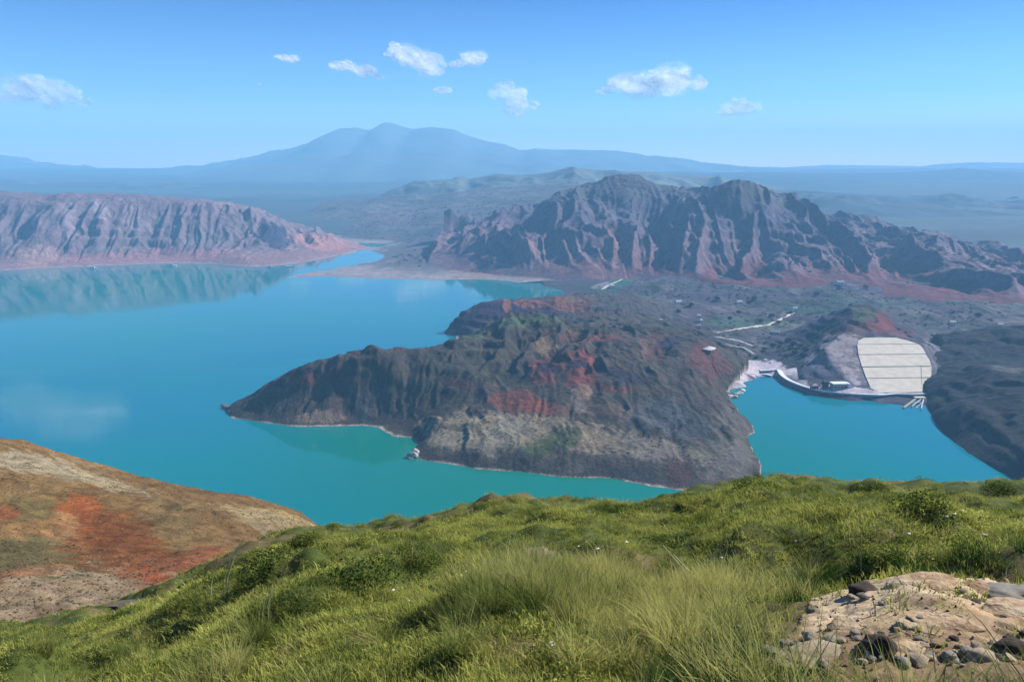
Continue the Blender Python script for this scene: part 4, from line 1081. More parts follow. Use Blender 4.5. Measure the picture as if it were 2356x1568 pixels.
for px, dx, rz, sh, lb in [(2089, 0, .4, (.03, .035, .05), 'person in dark clothes standing on the white quay, facing the water'), (2089, 2.2, -1.4, (.05, .05, .12), 'second person in dark blue standing on the quay beside the first')]:
    p = Vector(Z(px, 906.5, 4.45)); person((p.x + dx, p.y, 4.45), rz, sh, lb, 1)

# ------------------------------------------------------------ gangway at the right end of the quay
ga = empty('gangway', Z(2115, 920, 0)); tag(ga, 'broken pale gangway tilting from the end of the quay into the water', 'gangway')
def g(px, py, z): return Vector(Z(px, py, z)) - ga.location
def plankbar(a, b, w, th):
    d = (b - a).normalized(); s = d.cross(Vector((0, 0, 1))).normalized() * w / 2; u = Vector((0, 0, th))
    v = [a - s, a + s, b + s, b - s]; v += [q + u for q in v]
    return v, [(0, 3, 2, 1), (4, 5, 6, 7), (0, 1, 5, 4), (1, 2, 6, 5), (2, 3, 7, 6), (3, 0, 4, 7)]
obj('platform', *plankbar(g(2104, 914, 3.2), g(2128, 914, 3.2), 5.0, .5), M_conc, ga)
obj('ramp', *plankbar(g(2106, 918, 2.6), g(2079, 938, .5), 2.2, .4), M_conc2, ga)
obj('brace', *plankbar(g(2119, 918, 2.4), g(2097, 935, .4), 1.0, .4), M_steel, ga)
obj('brace', *plankbar(g(2125, 918, 2.6), g(2119, 942, .3), 1.0, .4), M_steel, ga)
obj('brace', *plankbar(g(2095, 927, 1.4), g(2120, 924, 1.6), .8, .3), M_steel, ga)
obj('brace', *plankbar(g(2108, 938, .5), g(2126, 922, 2.2), .6, .3), M_steel, ga)
for px, py in [(2079, 940), (2097, 938), (2119, 943), (2106, 920), (2126, 920)]:
    a = g(px, py, 0); obj('pile', *tube(a - Vector((0, 0, 3)), a + Vector((0, 0, 2.2)), .35), M_rockdark, ga)

# ------------------------------------------------------------ rocks
def rock_mesh(seed, sub=3, squash=.7, rough=.35, name='rock'):
    import bmesh
    bm = bmesh.new(); bmesh.ops.create_icosphere(bm, subdivisions=sub, radius=1)
    V = np.array([v.co[:] for v in bm.verts])
    d = fbm(V[:, 0] * 1 + seed * 3.1 + V[:, 2] * .7, V[:, 1] + V[:, 2] * 1.1 + seed, .9, 4, seed) * rough * 1.6 + ridged(V[:, 0] + V[:, 2], V[:, 1] - V[:, 2] + seed, .7, 3, seed + 9) * rough * .35
    for v, dd in zip(bm.verts, d):
        v.co = v.co * (1 + dd); v.co.z *= squash
    me = bpy.data.meshes.new(name); bm.to_mesh(me); bm.free()
    me.polygons.foreach_set('use_smooth', [sub > 3] * len(me.polygons))
    return me
rocks = [rock_mesh(s, 3) for s in range(5)]
def put(mesh, name, loc, sc, rz, mat=None, par=None, tilt=(0, 0)):
    o = bpy.data.objects.new(name, mesh); COL.objects.link(o); o.location = loc; o.scale = sc if hasattr(sc, '__len__') else (sc,) * 3
    o.rotation_euler = (tilt[0], tilt[1], rz)
    if mat:
        if not mesh.materials: mesh.materials.append(None)
        o.material_slots[0].link = 'OBJECT'; o.material_slots[0].material = mat
    if par: o.parent = par
    return o
for i, (px, py, s, lb) in enumerate([(1674, 908, 2.6, 'pale boulder in the shallows at the left corner of the bay'), (1683, 911, 3.4, 'largest pale boulder at the left corner of the bay'), (1692, 912, 2.8, 'pale flat boulder nearest the open water of the bay'),
                                     (1694, 905, 2.0, 'small pale boulder wedged behind the flat one by the bay'), (1703, 903, 3.0, 'grey-green boulder at the edge of the pale landing ground'), (1709, 897, 2.4, 'pale boulder where the landing ground meets the bay')]):
    p = Z(px, py, .3); tag(put(rocks[i % 5], 'boulder', p, (s * 1.2, s, s * .6), i, M_rockpale if i != 4 else M_conc2), lb, 'boulder', 'boulders along the little bay')
for i, (px, py, s, lb) in enumerate([(950, 1050, 4.0, 'pale jagged rock standing at the foot of the headland cliff'), (957, 1043, 5.0, 'grey pointed rock against the cliff corner'), (946, 1052, 2.2, 'small white rock at the waterline by the cliff corner'),
                                     (520, 937, 4.5, 'dark rock stack at the very tip of the headland'), (530, 948, 4.0, 'dark rock below the headland tip, beside the rock stack'), (514, 931, 2.4, 'small dark outermost rock off the headland tip')]):
    p = Z(px, py, .6); tag(put(rocks[(i + 2) % 5], 'boulder', p, (s, s * .8, s * (1.3 if i < 2 else .8)), i * 2, M_conc2 if i < 3 else M_rockdark), lb, 'boulder')

# ------------------------------------------------------------ pavilion on the red rocks
p = land_head.hit(1630, 812, 500, 1300) or land_val.hit(1630, 812)
pv = empty('pavilion', p, .3); tag(pv, 'small pavilion with a pale leaf-shaped roof on the red rocks', 'pavilion')
v = [(0, 0, 7.4)]; n = 20
for i in range(n):
    a = 2 * pi * i / n; rx = 6.8 * (1 + .25 * max(0, cos(a)) ** 6); v.append((rx * cos(a), 4.6 * sin(a), 4.6 + .5 * cos(2 * a)))
for i in range(n):
    q = v[1 + i]; v.append((q[0], q[1], q[2] - .4))
f = [(0, 1 + i, 1 + (i + 1) % n) for i in range(n)] + [(1 + (i + 1) % n, 1 + i, 1 + n + i, 1 + n + (i + 1) % n) for i in range(n)] + [tuple(range(1 + n, 1 + 2 * n))[::-1]]
obj('roof', v, f, plain('pale_pink_roof', (.55, .47, .46), .7, .1, .5, 0), pv)
for x, y in ((-4, -2.4), (4, -2.4), (-4, 2.4), (4, 2.4)): obj('post', *tube((x, y, -1), (x, y, 4.4), .22), M_purple, pv)
bx('counter', (0, .6, 1.0), (5, 2.4, 2.6), plain('red_wall', (.22, .06, .06), .7, .2, 1, 0), pv)

# ------------------------------------------------------------ roads and railing behind the bay
def ribbon(name, pts, wd, land, mat, label, lift=.35):
    P = []
    for px, py in dens(pts, 7):
        h = land.hit(px, py)
        if h: P.append(h)
    P = strip_pts(P, 3); v, f = [], []
    for i, q in enumerate(P):
        a = P[max(0, i - 1)]; b = P[min(len(P) - 1, i + 1)]; t = (b - a); t.z = 0; t.normalize(); s = Vector((t.y, -t.x, 0)) * wd / 2
        for e in (q - s, q + s): v.append((e.x, e.y, max(land.z(e.x, e.y), q.z - .3) + lift))
        for e in (q - s, q + s): v.append((e.x, e.y, q.z - 1.5))
    for i in range(len(P) - 1):
        k = 4 * i; f += [(k, k + 1, k + 5, k + 4), (k + 2, k, k + 4, k + 6), (k + 1, k + 3, k + 7, k + 5)]
    o = obj(name, v, f, mat); tag(o, label, kind='structure'); return P
RP = ribbon('road', [(1612, 771), (1640, 767), (1662, 764), (1690, 758), (1725, 753), (1766, 748), (1785, 741), (1800, 733), (1828, 720)], 3.6, land_val, M_conc, 'pale road curving past the fields behind the bay')
ribbon('road', [(1645, 775), (1680, 781), (1705, 786), (1732, 796)], 4.0, land_val, M_conc2, 'grey terrace road dropping right towards the dark bank')
ribbon('road', [(1650, 790), (1690, 797), (1715, 803), (1735, 815)], 3.0, land_val, M_conc2, 'lower grey terrace road above the white landing ground')
ribbon('road', [(1385, 666), (1400, 656), (1425, 646), (1450, 634), (1478, 630)], 5.0, land_val, M_conc, 'pale track along the far side of the green slanting field')
fe = empty('guard_rail', RP[0]); tag(fe, 'white guard rail with posts along the start of the pale road', 'guard rail')
for i in range(0, min(len(RP) - 1, 26), 2):
    a, b = RP[i], RP[i + 2]
    obj('post', *tube(a - fe.location + Vector((0, 0, -.5)), a - fe.location + Vector((0, 0, 2.4)), .22, 5), M_white, fe)
    obj('rail', *tube(a - fe.location + Vector((0, 0, 2.2)), b - fe.location + Vector((0, 0, 2.2)), .2, 5), M_white, fe)

def house(px, py, w, d, h, rz, lb, land=None, roofc=None, wall=None):
    q = (land or land_val).hit(px, py)
    if q is None: q = Vector(Z(px, py, 14))
    e = empty('house', q, rz); tag(e, lb, 'house')
    bx('wall', (0, 0, h / 2 - .5), (w, d, h + 1), wall or M_white, e)
    v = [(-w / 2 - .3, -d / 2 - .3, h), (w / 2 + .3, -d / 2 - .3, h), (w / 2 + .3, d / 2 + .3, h), (-w / 2 - .3, d / 2 + .3, h), (-w / 2 - .3, 0, h + d * .35), (w / 2 + .3, 0, h + d * .35)]
    obj('roof', v, [(0, 1, 5, 4), (2, 3, 4, 5), (0, 4, 3), (1, 2, 5), (0, 3, 2, 1)], roofc or M_conc2, e)
    bx('door', (w * .2, -d / 2 - .05, 1), (1, .12, 2), M_dark, e); bx('window', (-w * .22, -d / 2 - .05, h * .55), (1.2, .12, 1), M_dark, e)
M_redroof = plain('red_roof', (.3, .09, .06), .8, .2, 1, 0)
for a in [(1607, 731, 5, 4, 3.4, .2, 'topmost of the white huts stepping down beside the pale road'), (1612, 741, 4, 4, 3, .5, 'middle white hut of those stepping down to the pale road'), (1608, 754, 5, 4, 3.2, -.2, 'white hut just above the start of the pale road'),
          (1828, 716, 7, 5, 5, .1, 'white gabled house where the pale road ends'), (1520, 742, 5, 3.5, 3, 0, 'lone white hut on the grey slope behind the headland'), (2190, 748, 8, 5, 4, .1, 'small white house on the dark plain right of the cone-shaped hill'),
          (1408, 662, 9, 6, 4, .3, 'white house at the lower edge of the green slanting field'), (1810, 640, 10, 7, 5, 0, 'white house under the red rock band'), (1560, 700, 10, 6, 4, .4, 'pale low house among the grey fields'), (2300, 752, 7, 5, 3.5, 0, 'small pale house farthest right on the plain'),
          (1700, 700, 9, 6, 4, .2, 'pale house in the middle of the dark fields'), (1932, 655, 12, 7, 5, 0, 'pale house group end building by the red foothills'), (1785, 770, 10, 4, 3.2, -.3, 'long white shed on the scrub above the dark bank')]:
    house(*a)
mb = (land_bad.hit(2060, 655) or None)

# ------------------------------------------------------------ boats by the far shore
def boat(px, py, L, rz, lb, cabin=True):
    e = empty('boat', Z(px, py, .1), rz); tag(e, lb, 'boat')
    W = L * .24; H = L * .1; v = []
    secs = [(-.5, .8, .9), (-.3, 1, .85), (0, 1, .85), (.3, .75, 1.0), (.5, .06, 1.3)]
    for x, ww, hh in secs:
        v += [(x * L, -W / 2 * ww, H * hh), (x * L, -W / 2 * ww * .6, -H * .5), (x * L, W / 2 * ww * .6, -H * .5), (x * L, W / 2 * ww, H * hh)]
    f = []
    for i in range(4):
        for j in range(4): f.append((4 * i + j, 4 * i + (j + 1) % 4, 4 * i + 4 + (j + 1) % 4, 4 * i + 4 + j))
    f += [(0, 1, 2, 3)[::-1], (16, 17, 18, 19)]
    obj('hull', v, f, M_white, e)
    if cabin:
        bx('cabin', (-.08 * L, 0, H * .86 + L * .06), (L * .45, W * .7, L * .12), M_white, e)
        bx('window', (-.08 * L, 0, H * .86 + L * .075), (L * .40, W * .715, L * .05), M_dark, e)
        bx('roof', (-.08 * L, 0, H * .86 + L * .128), (L * .5, W * .8, L * .015), M_conc2, e)
boat(395, 612, 24, .25, 'white tour boat lying off the middle of the far cliff shore')
boat(215, 618, 20, .1, 'white boat moored left of the tour boat under the cliff')
boat(622, 615, 18, .05, 'small white boat near the right end of the cliff shore')
boat(668, 613, 22, -.1, 'long low white boat close to the tip of the spit', False)

# ------------------------------------------------------------ leaves, trees and bushes
def leaf_mat(name, c1, c2, tr=.3, sc=.35):
    m = bpy.data.materials.new(name); t, N, L = nodes(m); N.clear()
    out = N.new('ShaderNodeOutputMaterial'); df = N.new('ShaderNodeBsdfDiffuse'); tl = N.new('ShaderNodeBsdfTranslucent'); mx = N.new('ShaderNodeMixShader')
    mx.inputs[0].default_value = tr
    g = N.new('ShaderNodeNewGeometry'); n = N.new('ShaderNodeTexNoise'); n.inputs['Scale'].default_value = sc; n.inputs['Detail'].default_value = 4
    L.new(g.outputs['Position'], n.inputs['Vector'])
    oi = N.new('ShaderNodeObjectInfo')
    a = N.new('ShaderNodeAttribute'); a.attribute_name = 'tip'
    ad = N.new('ShaderNodeMath'); ad.operation = 'MULTIPLY_ADD'; ad.inputs[1].default_value = .45
    ct = N.new('ShaderNodeMapRange'); ct.clamp = False; ct.inputs['From Min'].default_value = .35; ct.inputs['From Max'].default_value = .65; ct.inputs['To Min'].default_value = .18; ct.inputs['To Max'].default_value = .88
    L.new(n.outputs['Fac'], ct.inputs['Value'])
    L.new(oi.outputs['Random'], ad.inputs[0]); L.new(ct.outputs[0], ad.inputs[2])
    a2 = N.new('ShaderNodeMath'); a2.operation = 'MULTIPLY_ADD'; a2.inputs[1].default_value = .35
    L.new(a.outputs['Fac'], a2.inputs[0]); L.new(ad.outputs[0], a2.inputs[2])
    r = N.new('ShaderNodeMapRange'); r.inputs['From Min'].default_value = .45; r.inputs['From Max'].default_value = 1.2
    L.new(a2.outputs[0], r.inputs['Value'])
    mc = N.new('ShaderNodeMix'); mc.data_type = 'RGBA'; mc.inputs['A'].default_value = (*c1, 1); mc.inputs['B'].default_value = (*c2, 1)
    L.new(r.outputs[0], mc.inputs['Factor']); L.new(mc.outputs['Result'], df.inputs['Color']); L.new(mc.outputs['Result'], tl.inputs['Color'])
    L.new(df.outputs[0], mx.inputs[1]); L.new(tl.outputs[0], mx.inputs[2]); L.new(mx.outputs[0], out.inputs['Surface'])
    return m
M_tree = leaf_mat('dark_foliage', (.018, .03, .018), (.05, .075, .035), .2, .1)
M_shrub = leaf_mat('shrub_leaves', (.03, .055, .012), (.10, .14, .03), .3, .5)
M_shrub2 = leaf_mat('olive_leaves', (.08, .10, .025), (.22, .22, .07), .3, .5)
M_grass = leaf_mat('grass_blades', (.05, .10, .012), (.46, .43, .14), .4, .7)
M_turf = leaf_mat('turf_blades', (.055, .09, .015), (.42, .42, .10), .4, .8)
M_dry = leaf_mat('dry_scrub', (.13, .09, .05), (.40, .28, .17), .4, .3)
M_bark = plain('bark', (.09, .07, .055), .9, .3, 8, .5, .02)

def leaf_blob(name, n, seed, size=.07, squash=.6, inner=.55, lumps=7):
    r = np.random.RandomState(seed)
    L = r.normal(size=(lumps, 3)); L /= np.linalg.norm(L, axis=1)[:, None]; L[:, 2] = np.abs(L[:, 2]) * .8; L *= .5
    k = r.randint(0, lumps, n); d = r.normal(size=(n, 3)); d /= np.linalg.norm(d, axis=1)[:, None]
    rad = inner * (.55 + .5 * r.rand(n) ** .4)
    C = L[k] + d * rad[:, None]; C[:, 2] = np.abs(C[:, 2]) * squash * 1.3
    out = C / (np.linalg.norm(C, axis=1)[:, None] + 1e-6)
    nrm = out * .7 + r.normal(size=(n, 3)) * .5; nrm /= np.linalg.norm(nrm, axis=1)[:, None]
    a = np.cross(nrm, r.normal(size=(n, 3))); a /= np.linalg.norm(a, axis=1)[:, None]; b = np.cross(nrm, a)
    s = size * (.6 + .8 * r.rand(n))[:, None]
    V = np.stack([C - a * s, C + b * s * .55, C + a * s, C - b * s * .55], 1).reshape(-1, 3)
    F = np.arange(n * 4).reshape(n, 4)
    me = bpy.data.meshes.new(name); me.from_pydata(V.tolist(), [], F.tolist())
    at = me.attributes.new('tip', 'FLOAT', 'POINT'); at.data.foreach_set('value', np.repeat(r.rand(n), 4).astype(np.float32))
    return me
tree_crown = [leaf_blob('crown', 2600, 40 + i, .085, .85, .6, 10) for i in range(2)]
for m in tree_crown: m.materials.append(M_tree)
def tree(q, s, hgt, lb, i=0, cat='tree', grp=None):
    e = empty('tree', q, i * 1.3); tag(e, lb, cat, grp)
    c = put(tree_crown[i % 2], 'crown', (0, 0, hgt * .28), (s, s, hgt * .66), 0, None, e)
    v, f = merge([tube((0, 0, -1), (0, 0, hgt * .5), s * .07, 7), tube((0, 0, hgt * .3), (s * .4, 0, hgt * .6), s * .035), tube((0, 0, hgt * .3), (-s * .3, s * .2, hgt * .65), s * .035)])
    obj('trunk', v, f, M_bark, e)
tree(Vector(Z(2152, 800, 14)), 8.0, 17, 'large round dark tree to the right of the concrete slope', 0)
tree(Vector(Z(2141, 783, 16)), 3.6, 8, 'smaller dark tree touching the large round one on its left', 1)
br = random.Random(5); nb = 0
for px, py, s in [(1690, 812, 3), (1702, 818, 2.5), (1722, 822, 3.2), (1740, 826, 2.6), (1760, 806, 3), (1778, 798, 3.6), (1795, 792, 3.2), (1812, 788, 4), (1826, 795, 4.4), (1840, 800, 4), (1852, 808, 4.2), (1846, 822, 3.6), (1830, 815, 4), (1818, 806, 3.6), (1808, 822, 3),
                  (1750, 742, 4), (1775, 730, 4.5), (1790, 745, 4), (1700, 722, 4), (1680, 735, 3.4), (1560, 720, 4), (1590, 705, 4), (1880, 680, 5), (1930, 668, 5), (1990, 664, 5), (1735, 690, 5), (1650, 690, 4.4), (2250, 730, 5), (2310, 790, 4), (2230, 812, 3.4), (2205, 770, 3.4), (2180, 820, 3), (2175, 845, 2.6), (2190, 862, 2.4)]:
    q = land_cone.hit(px, py, 700, 1500); q2 = land_val.hit(px, py, 700, 1800)
    if q is None or (q2 is not None and q2.y < q.y): q = q2
    if q is None: continue
    zone = 'in the clump on the dark bank above the white landing ground' if 1680 < px < 1870 and py > 780 else 'by the pale road behind the bay' if px < 1800 and py > 715 else 'far back among the fields under the mountain' if py <= 715 else 'on the plain right of the concrete slope'
    tree(q, s, s * 1.3, 'dark green bush ' + zone, nb, 'bush', 'dark bushes behind the small bay'); nb += 1

# ------------------------------------------------------------ near slope: shrubs, tussocks, grass
def blades(name, n, seed, hmin, hmax, spread, lean, wid, mat, seg=3, flop=.5):
    r = np.random.RandomState(seed)
    V = []; F = []; T = []
    for i in range(n):
        a = r.rand() * 2 * pi; q = spread * sqrt(r.rand()); bx_, by_ = q * cos(a), q * sin(a)
        h = hmin + (hmax - hmin) * r.rand(); da = a + r.normal() * .8
        ox, oy = cos(da) * flop * h * r.rand() - lean * h, sin(da) * flop * h * r.rand()
        w = wid * (.6 + .8 * r.rand()); fa = r.rand() * pi; wx, wy = cos(fa) * w, sin(fa) * w
        base = len(V)
        for s in range(seg):
            t = s / seg; k = 1 - t * .65
            cx, cy, cz = bx_ + ox * t * t, by_ + oy * t * t, h * (t - .18 * t * t)
            V += [(cx - wx * k, cy - wy * k, cz), (cx + wx * k, cy + wy * k, cz)]; T += [t, t]
        V.append((bx_ + ox, by_ + oy, h * .82)); T.append(1)
        for s in range(seg - 1): k = base + 2 * s; F.append((k, k + 1, k + 3, k + 2))
        k = base + 2 * (seg - 1); F.append((k, k + 1, k + 2))
    me = bpy.data.meshes.new(name); me.from_pydata(V, [], F)
    at = me.attributes.new('tip', 'FLOAT', 'POINT'); at.data.foreach_set('value', np.array(T, np.float32))
    me.materials.append(mat); return me

def scatter(name, variants, P, rot, scl, var, label, kind='stuff'):
    """stuff: the points carry which clump stands there, how it is turned and how big it is"""
    me = bpy.data.meshes.new(name); n = len(P)
    me.vertices.add(n); me.vertices.foreach_set('co', np.asarray(P, np.float32).ravel())
    for nm, ty, dat in (('rot', 'FLOAT_VECTOR', rot), ('scl', 'FLOAT_VECTOR', scl), ('var', 'INT', var)):
        at = me.attributes.new(nm, ty, 'POINT')
        at.data.foreach_set('vector' if ty == 'FLOAT_VECTOR' else 'value', np.asarray(dat, np.int32 if ty == 'INT' else np.float32).ravel())
    o = bpy.data.objects.new(name, me); COL.objects.link(o)
    ng = bpy.data.node_groups.new(name + '_nodes', 'GeometryNodeTree')
    ng.interface.new_socket('Geometry', in_out='INPUT', socket_type='NodeSocketGeometry'); ng.interface.new_socket('Geometry', in_out='OUTPUT', socket_type='NodeSocketGeometry')
    N, L = ng.nodes, ng.links; gi = N.new('NodeGroupInput'); go = N.new('NodeGroupOutput'); jn = N.new('GeometryNodeJoinGeometry')
    def attr(nm, ty):
        a = N.new('GeometryNodeInputNamedAttribute'); a.data_type = ty; a.inputs['Name'].default_value = nm; return a.outputs['Attribute']
    ar, asc, av = attr('rot', 'FLOAT_VECTOR'), attr('scl', 'FLOAT_VECTOR'), attr('var', 'INT')
    for k, m in enumerate(variants):
        so = bpy.data.objects.new(name + '_clump', m)
        oi = N.new('GeometryNodeObjectInfo'); oi.inputs['Object'].default_value = so; oi.inputs['As Instance'].default_value = True
        cmp_ = N.new('FunctionNodeCompare'); cmp_.data_type = 'INT'; cmp_.operation = 'EQUAL'
        L.new(av, cmp_.inputs[2]); cmp_.inputs[3].default_value = k
        ip = N.new('GeometryNodeInstanceOnPoints'); L.new(gi.outputs[0], ip.inputs['Points']); L.new(cmp_.outputs[0], ip.inputs['Selection'])
        L.new(oi.outputs['Geometry'], ip.inputs['Instance']); L.new(ar, ip.inputs['Rotation']); L.new(asc, ip.inputs['Scale']); L.new(ip.outputs[0], jn.inputs[0])
    L.new(jn.outputs[0], go.inputs[0])
    md = o.modifiers.new('scatter', 'NODES'); md.node_group = ng
    tag(o, label, kind=kind); return o

rs = np.random.RandomState(77)
BPX = [(p.x, p.y) for p in bare_poly]
def sector(n, r0, r1, amax=40):
    r = np.sqrt(rs.rand(n) * (r1 * r1 - r0 * r0) + r0 * r0); a = radians(amax) * (2 * rs.rand(n) - 1)
    return r * np.sin(a), r * np.cos(a)
def bare(x, y): return poly_inside(x, y, BPX) + fbm(x, y, .35, 4, 331) * .22
def soilmask(x, y):
    return sstep(.30, .48, fbm(x, y, 5.5, 3, 317) + .35 * fbm(x, y, .9, 3, 318))
def put_scatter(name, variants, xy, smin, smax, label, lean=0.0, keep=None, zoff=-.02, squ=(1, 1)):
    x, y = xy
    k = (bare(x, y) < -.04) & (soilmask(x, y) < .10 + 1.0 * rs.rand(len(x)))
    if keep is not None: k &= keep(x, y)
    x, y = x[k], y[k]; n = len(x); z = near_z(x, y) + zoff
    rot = np.stack([rs.normal(size=n) * .10, rs.normal(size=n) * .10 - lean, rs.rand(n) * 2 * pi], 1)
    s = smin + (smax - smin) * rs.rand(n) ** 1.5
    s = s * (1 + .5 * fbm(x, y, 1.6, 3, 411))
    scl = np.stack([s * squ[0], s * squ[0], s * squ[1] * (.8 + .5 * rs.rand(n))], 1)
    return scatter(name, variants, np.stack([x, y, z], 1), rot, scl, rs.randint(0, len(variants), n), label)

long_v = [blades('blade_clump', 60, 500 + i, .16, .42, .11, .25, .0028, M_grass, 4, .75) for i in range(5)]
turf_v = [blades('turf_clump', 60, 520 + i, .02, .07, .14, .0, .0038, M_turf, 2, 1.1) for i in range(4)]
weed_v = [leaf_blob('weed_clump', 420, 540 + i, .055, .50, .5, 6) for i in range(4)]
for m in weed_v: m.materials.append(M_turf)
def longmask(x, y):
    r = np.hypot(x, y); m = fbm(x, y, 1.4, 4, 421) + .55 * sstep(-1.2, 1.5, x) * (1 - sstep(6.5, 9.5, r)) - .12 - .35 * sstep(7, 11, r)
    return m > rs.rand(len(x)) * .55 - .05
cat = lambda *l: (np.concatenate([a[0] for a in l]), np.concatenate([a[1] for a in l]))
put_scatter('long_grass', long_v, cat(sector(8000, 2.2, 8), sector(1800, 8, 16)), .55, 1.1, 'long fine olive-green grass bending over the near slope', 0, longmask)
put_scatter('short_grass', turf_v, cat(sector(11000, 2.2, 8), sector(19000, 8, 20), sector(19000, 20, 48)), .7, 1.5, 'short green turf covering the near slope')
put_scatter('low_weeds_vegetation', weed_v, cat(sector(300, 3, 8), sector(1800, 8, 22), sector(2500, 22, 50)), .10, .30, 'low leafy weeds growing through the turf', 0, lambda x, y: fbm(x, y, 2.2, 4, 431) > rs.rand(len(x)) * .5 - .12)
# grass fringe round the bare ground and tufts in it
fx, fy = sector(5000, 2.2, 9)
put_scatter('fringe_grass', [blades('fringe_clump', 50, 560 + i, .10, .26, .08, .1, .0026, leaf_mat('deep_green_blades', (.012, .04, .008), (.05, .10, .02), .3, .6), 3, .8) for i in range(3)], (fx, fy), .7, 1.2,
            'deep green grass crowding the edge of the bare sandy ground', 0, lambda x, y: (bare(x, y) > -.55) & (bare(x, y) < .0))

shrub_v = [leaf_blob('shrub', 1500, 600 + i, .04, .62, .55, 8) for i in range(4)]
tuss_v = [blades('grass_tussock', 240, 640 + i, .25, .62, .16, .12, .0032, M_grass, 4, .8) for i in range(3)]
for m in shrub_v: m.materials.append(M_shrub)
def near_put(kind, px, py, s, lb, cat, grp=None, mat=None):
    q = near.hit(px, py)
    if q is None: return
    m = (shrub_v if kind == 'shrub' else tuss_v)[rnd.randint(0, 2)]
    o = put(m, kind, q - Vector((0, 0, .04)), (s, s, s * rnd.uniform(.75, 1.1)), rnd.random() * 6, mat)
    tag(o, lb, cat, grp)
for px, py, s, lb in [(765, 1217, .32, 'dark green shrub on the skyline of the slope where the brown hillside meets the lake'), (872, 1213, .2, 'small dark shrub on the crest, first right of the brown hillside'), (917, 1208, .22, 'second small dark shrub on the crest above the water'),
                      (975, 1198, .22, 'third small dark shrub on the crest where the slope begins to rise'), (700, 1262, .6, 'rough dark shrub just below the crest beside the brown hillside'), (830, 1340, .5, 'deep green shrub in the middle of the left slope'),
                      (620, 1310, .5, 'dark rounded shrub above the pale stalks'), (950, 1300, .4, 'bright green shrub left of the stone on the brown earth'), (1730, 1122, .5, 'bushy olive shrub at the high point of the crest'),
                      (2310, 1135, .5, 'black-green shrub on the crest at the right edge'), (2130, 1175, .45, 'dark flat shrub under the crest below the bay'), (1985, 1128, .35, 'small dark shrub under the crest, one of a close pair'), (2020, 1130, .35, 'other small dark shrub of the close pair under the crest')]:
    near_put('shrub', px, py, s, lb, 'shrub')
for i in range(80):
    r_ = sqrt(rnd.uniform(8 ** 2, 33 ** 2)); a_ = radians(rnd.uniform(-30, 33)); x_, y_ = r_ * sin(a_), r_ * cos(a_)
    if fbm(np.array([x_]), np.array([y_]), 3.4, 3, 441)[0] < -.08: continue
    z_ = float(near_z(np.array([x_]), np.array([y_]))[0]); s_ = rnd.uniform(.14, .40)
    o = put(shrub_v[i % 4], 'shrub', (x_, y_, z_ - .05), (s_ * 1.4, s_ * 1.3, s_ * .55), i, M_shrub2 if i % 3 else M_shrub)
    zone = ('on the left part of the slope' if a_ < -.17 else 'in the middle of the slope' if a_ < .2 else 'on the right part of the slope') + (', near the viewer' if r_ < 15 else ', halfway down' if r_ < 24 else ', close to the crest')
    tag(o, ('low dark green shrub ' if i % 3 == 0 else 'low olive green shrub ') + zone, 'shrub', 'low shrubs dotted over the grassy slope')
for px, py, s, lb in [(590, 1480, .8, 'dark-based grass tussock on the lower left beside the bare patch'), (890, 1490, .8, 'broad yellowish tussock at the bottom centre with a dark foot'), (1060, 1500, .7, 'tussock just right of the broad yellowish one'), (1210, 1410, .7, 'tall tussock in the middle of the slope'),
                      (1560, 1520, 1.0, 'large bright green tussock at the bottom, left of the sandy rocks'), (1680, 1500, .8, 'tussock leaning left between the long grass and the sandy rocks'), (1860, 1330, .7, 'tussock above the upper corner of the sandy rock'), (2180, 1300, .6, 'dark green tussock behind the sandy rock'),
                      (1440, 1400, .8, 'pale feathery tussock right of the slope centre'), (100, 1500, .7, 'green tussock in the bottom left corner'), (330, 1470, .7, 'tussock at the lower left, right of the corner one'), (2300, 1250, .6, 'green tussock at the right edge of the slope'), (1330, 1540, .8, 'bottom tussock between the bare patch and the bright green one')]:
    near_put('grass_tussock', px, py, s, lb, 'tussock')

# pale stalks
st = []
for px, py, h, l in [(482, 1372, .9, .25), (520, 1372, 1.0, .35), (1980, 1300, .35, -.3), (2262, 1300, .28, -.05), (2300, 1330, .25, .3), (1700, 1330, .4, -.35), (1600, 1400, .5, -.5), (1330, 1340, .35, .3), (620, 1420, .4, .2), (2080, 1480, .12, .3), (1850, 1370, .35, -.5), (1780, 1300, .3, -.3), (1900, 1260, .3, .2), (2020, 1460, .2, -.1)]:
    q = near.hit(px, py)
    if q is None: continue
    for j in range(rnd.randint(2, 4)):
        b0 = q + Vector((rnd.uniform(-.06, .06), rnd.uniform(-.06, .06), -.02)); hh = h * rnd.uniform(.7, 1.1); pts = [b0 + Vector((l * hh * t * t, rnd.uniform(-.02, .02), hh * t)) for t in (0, .35, .7, 1)]
        for a, b in zip(pts[:-1], pts[1:]): st.append(tube(a, b, .0022 * (1 + q.y * .12), 4))
v, f = merge(st); tag(obj('dry_stalks_grass', v, f, plain('straw', (.42, .40, .22), .8, .2, 5, 0)), 'thin pale stalks standing up out of the turf', kind='stuff')

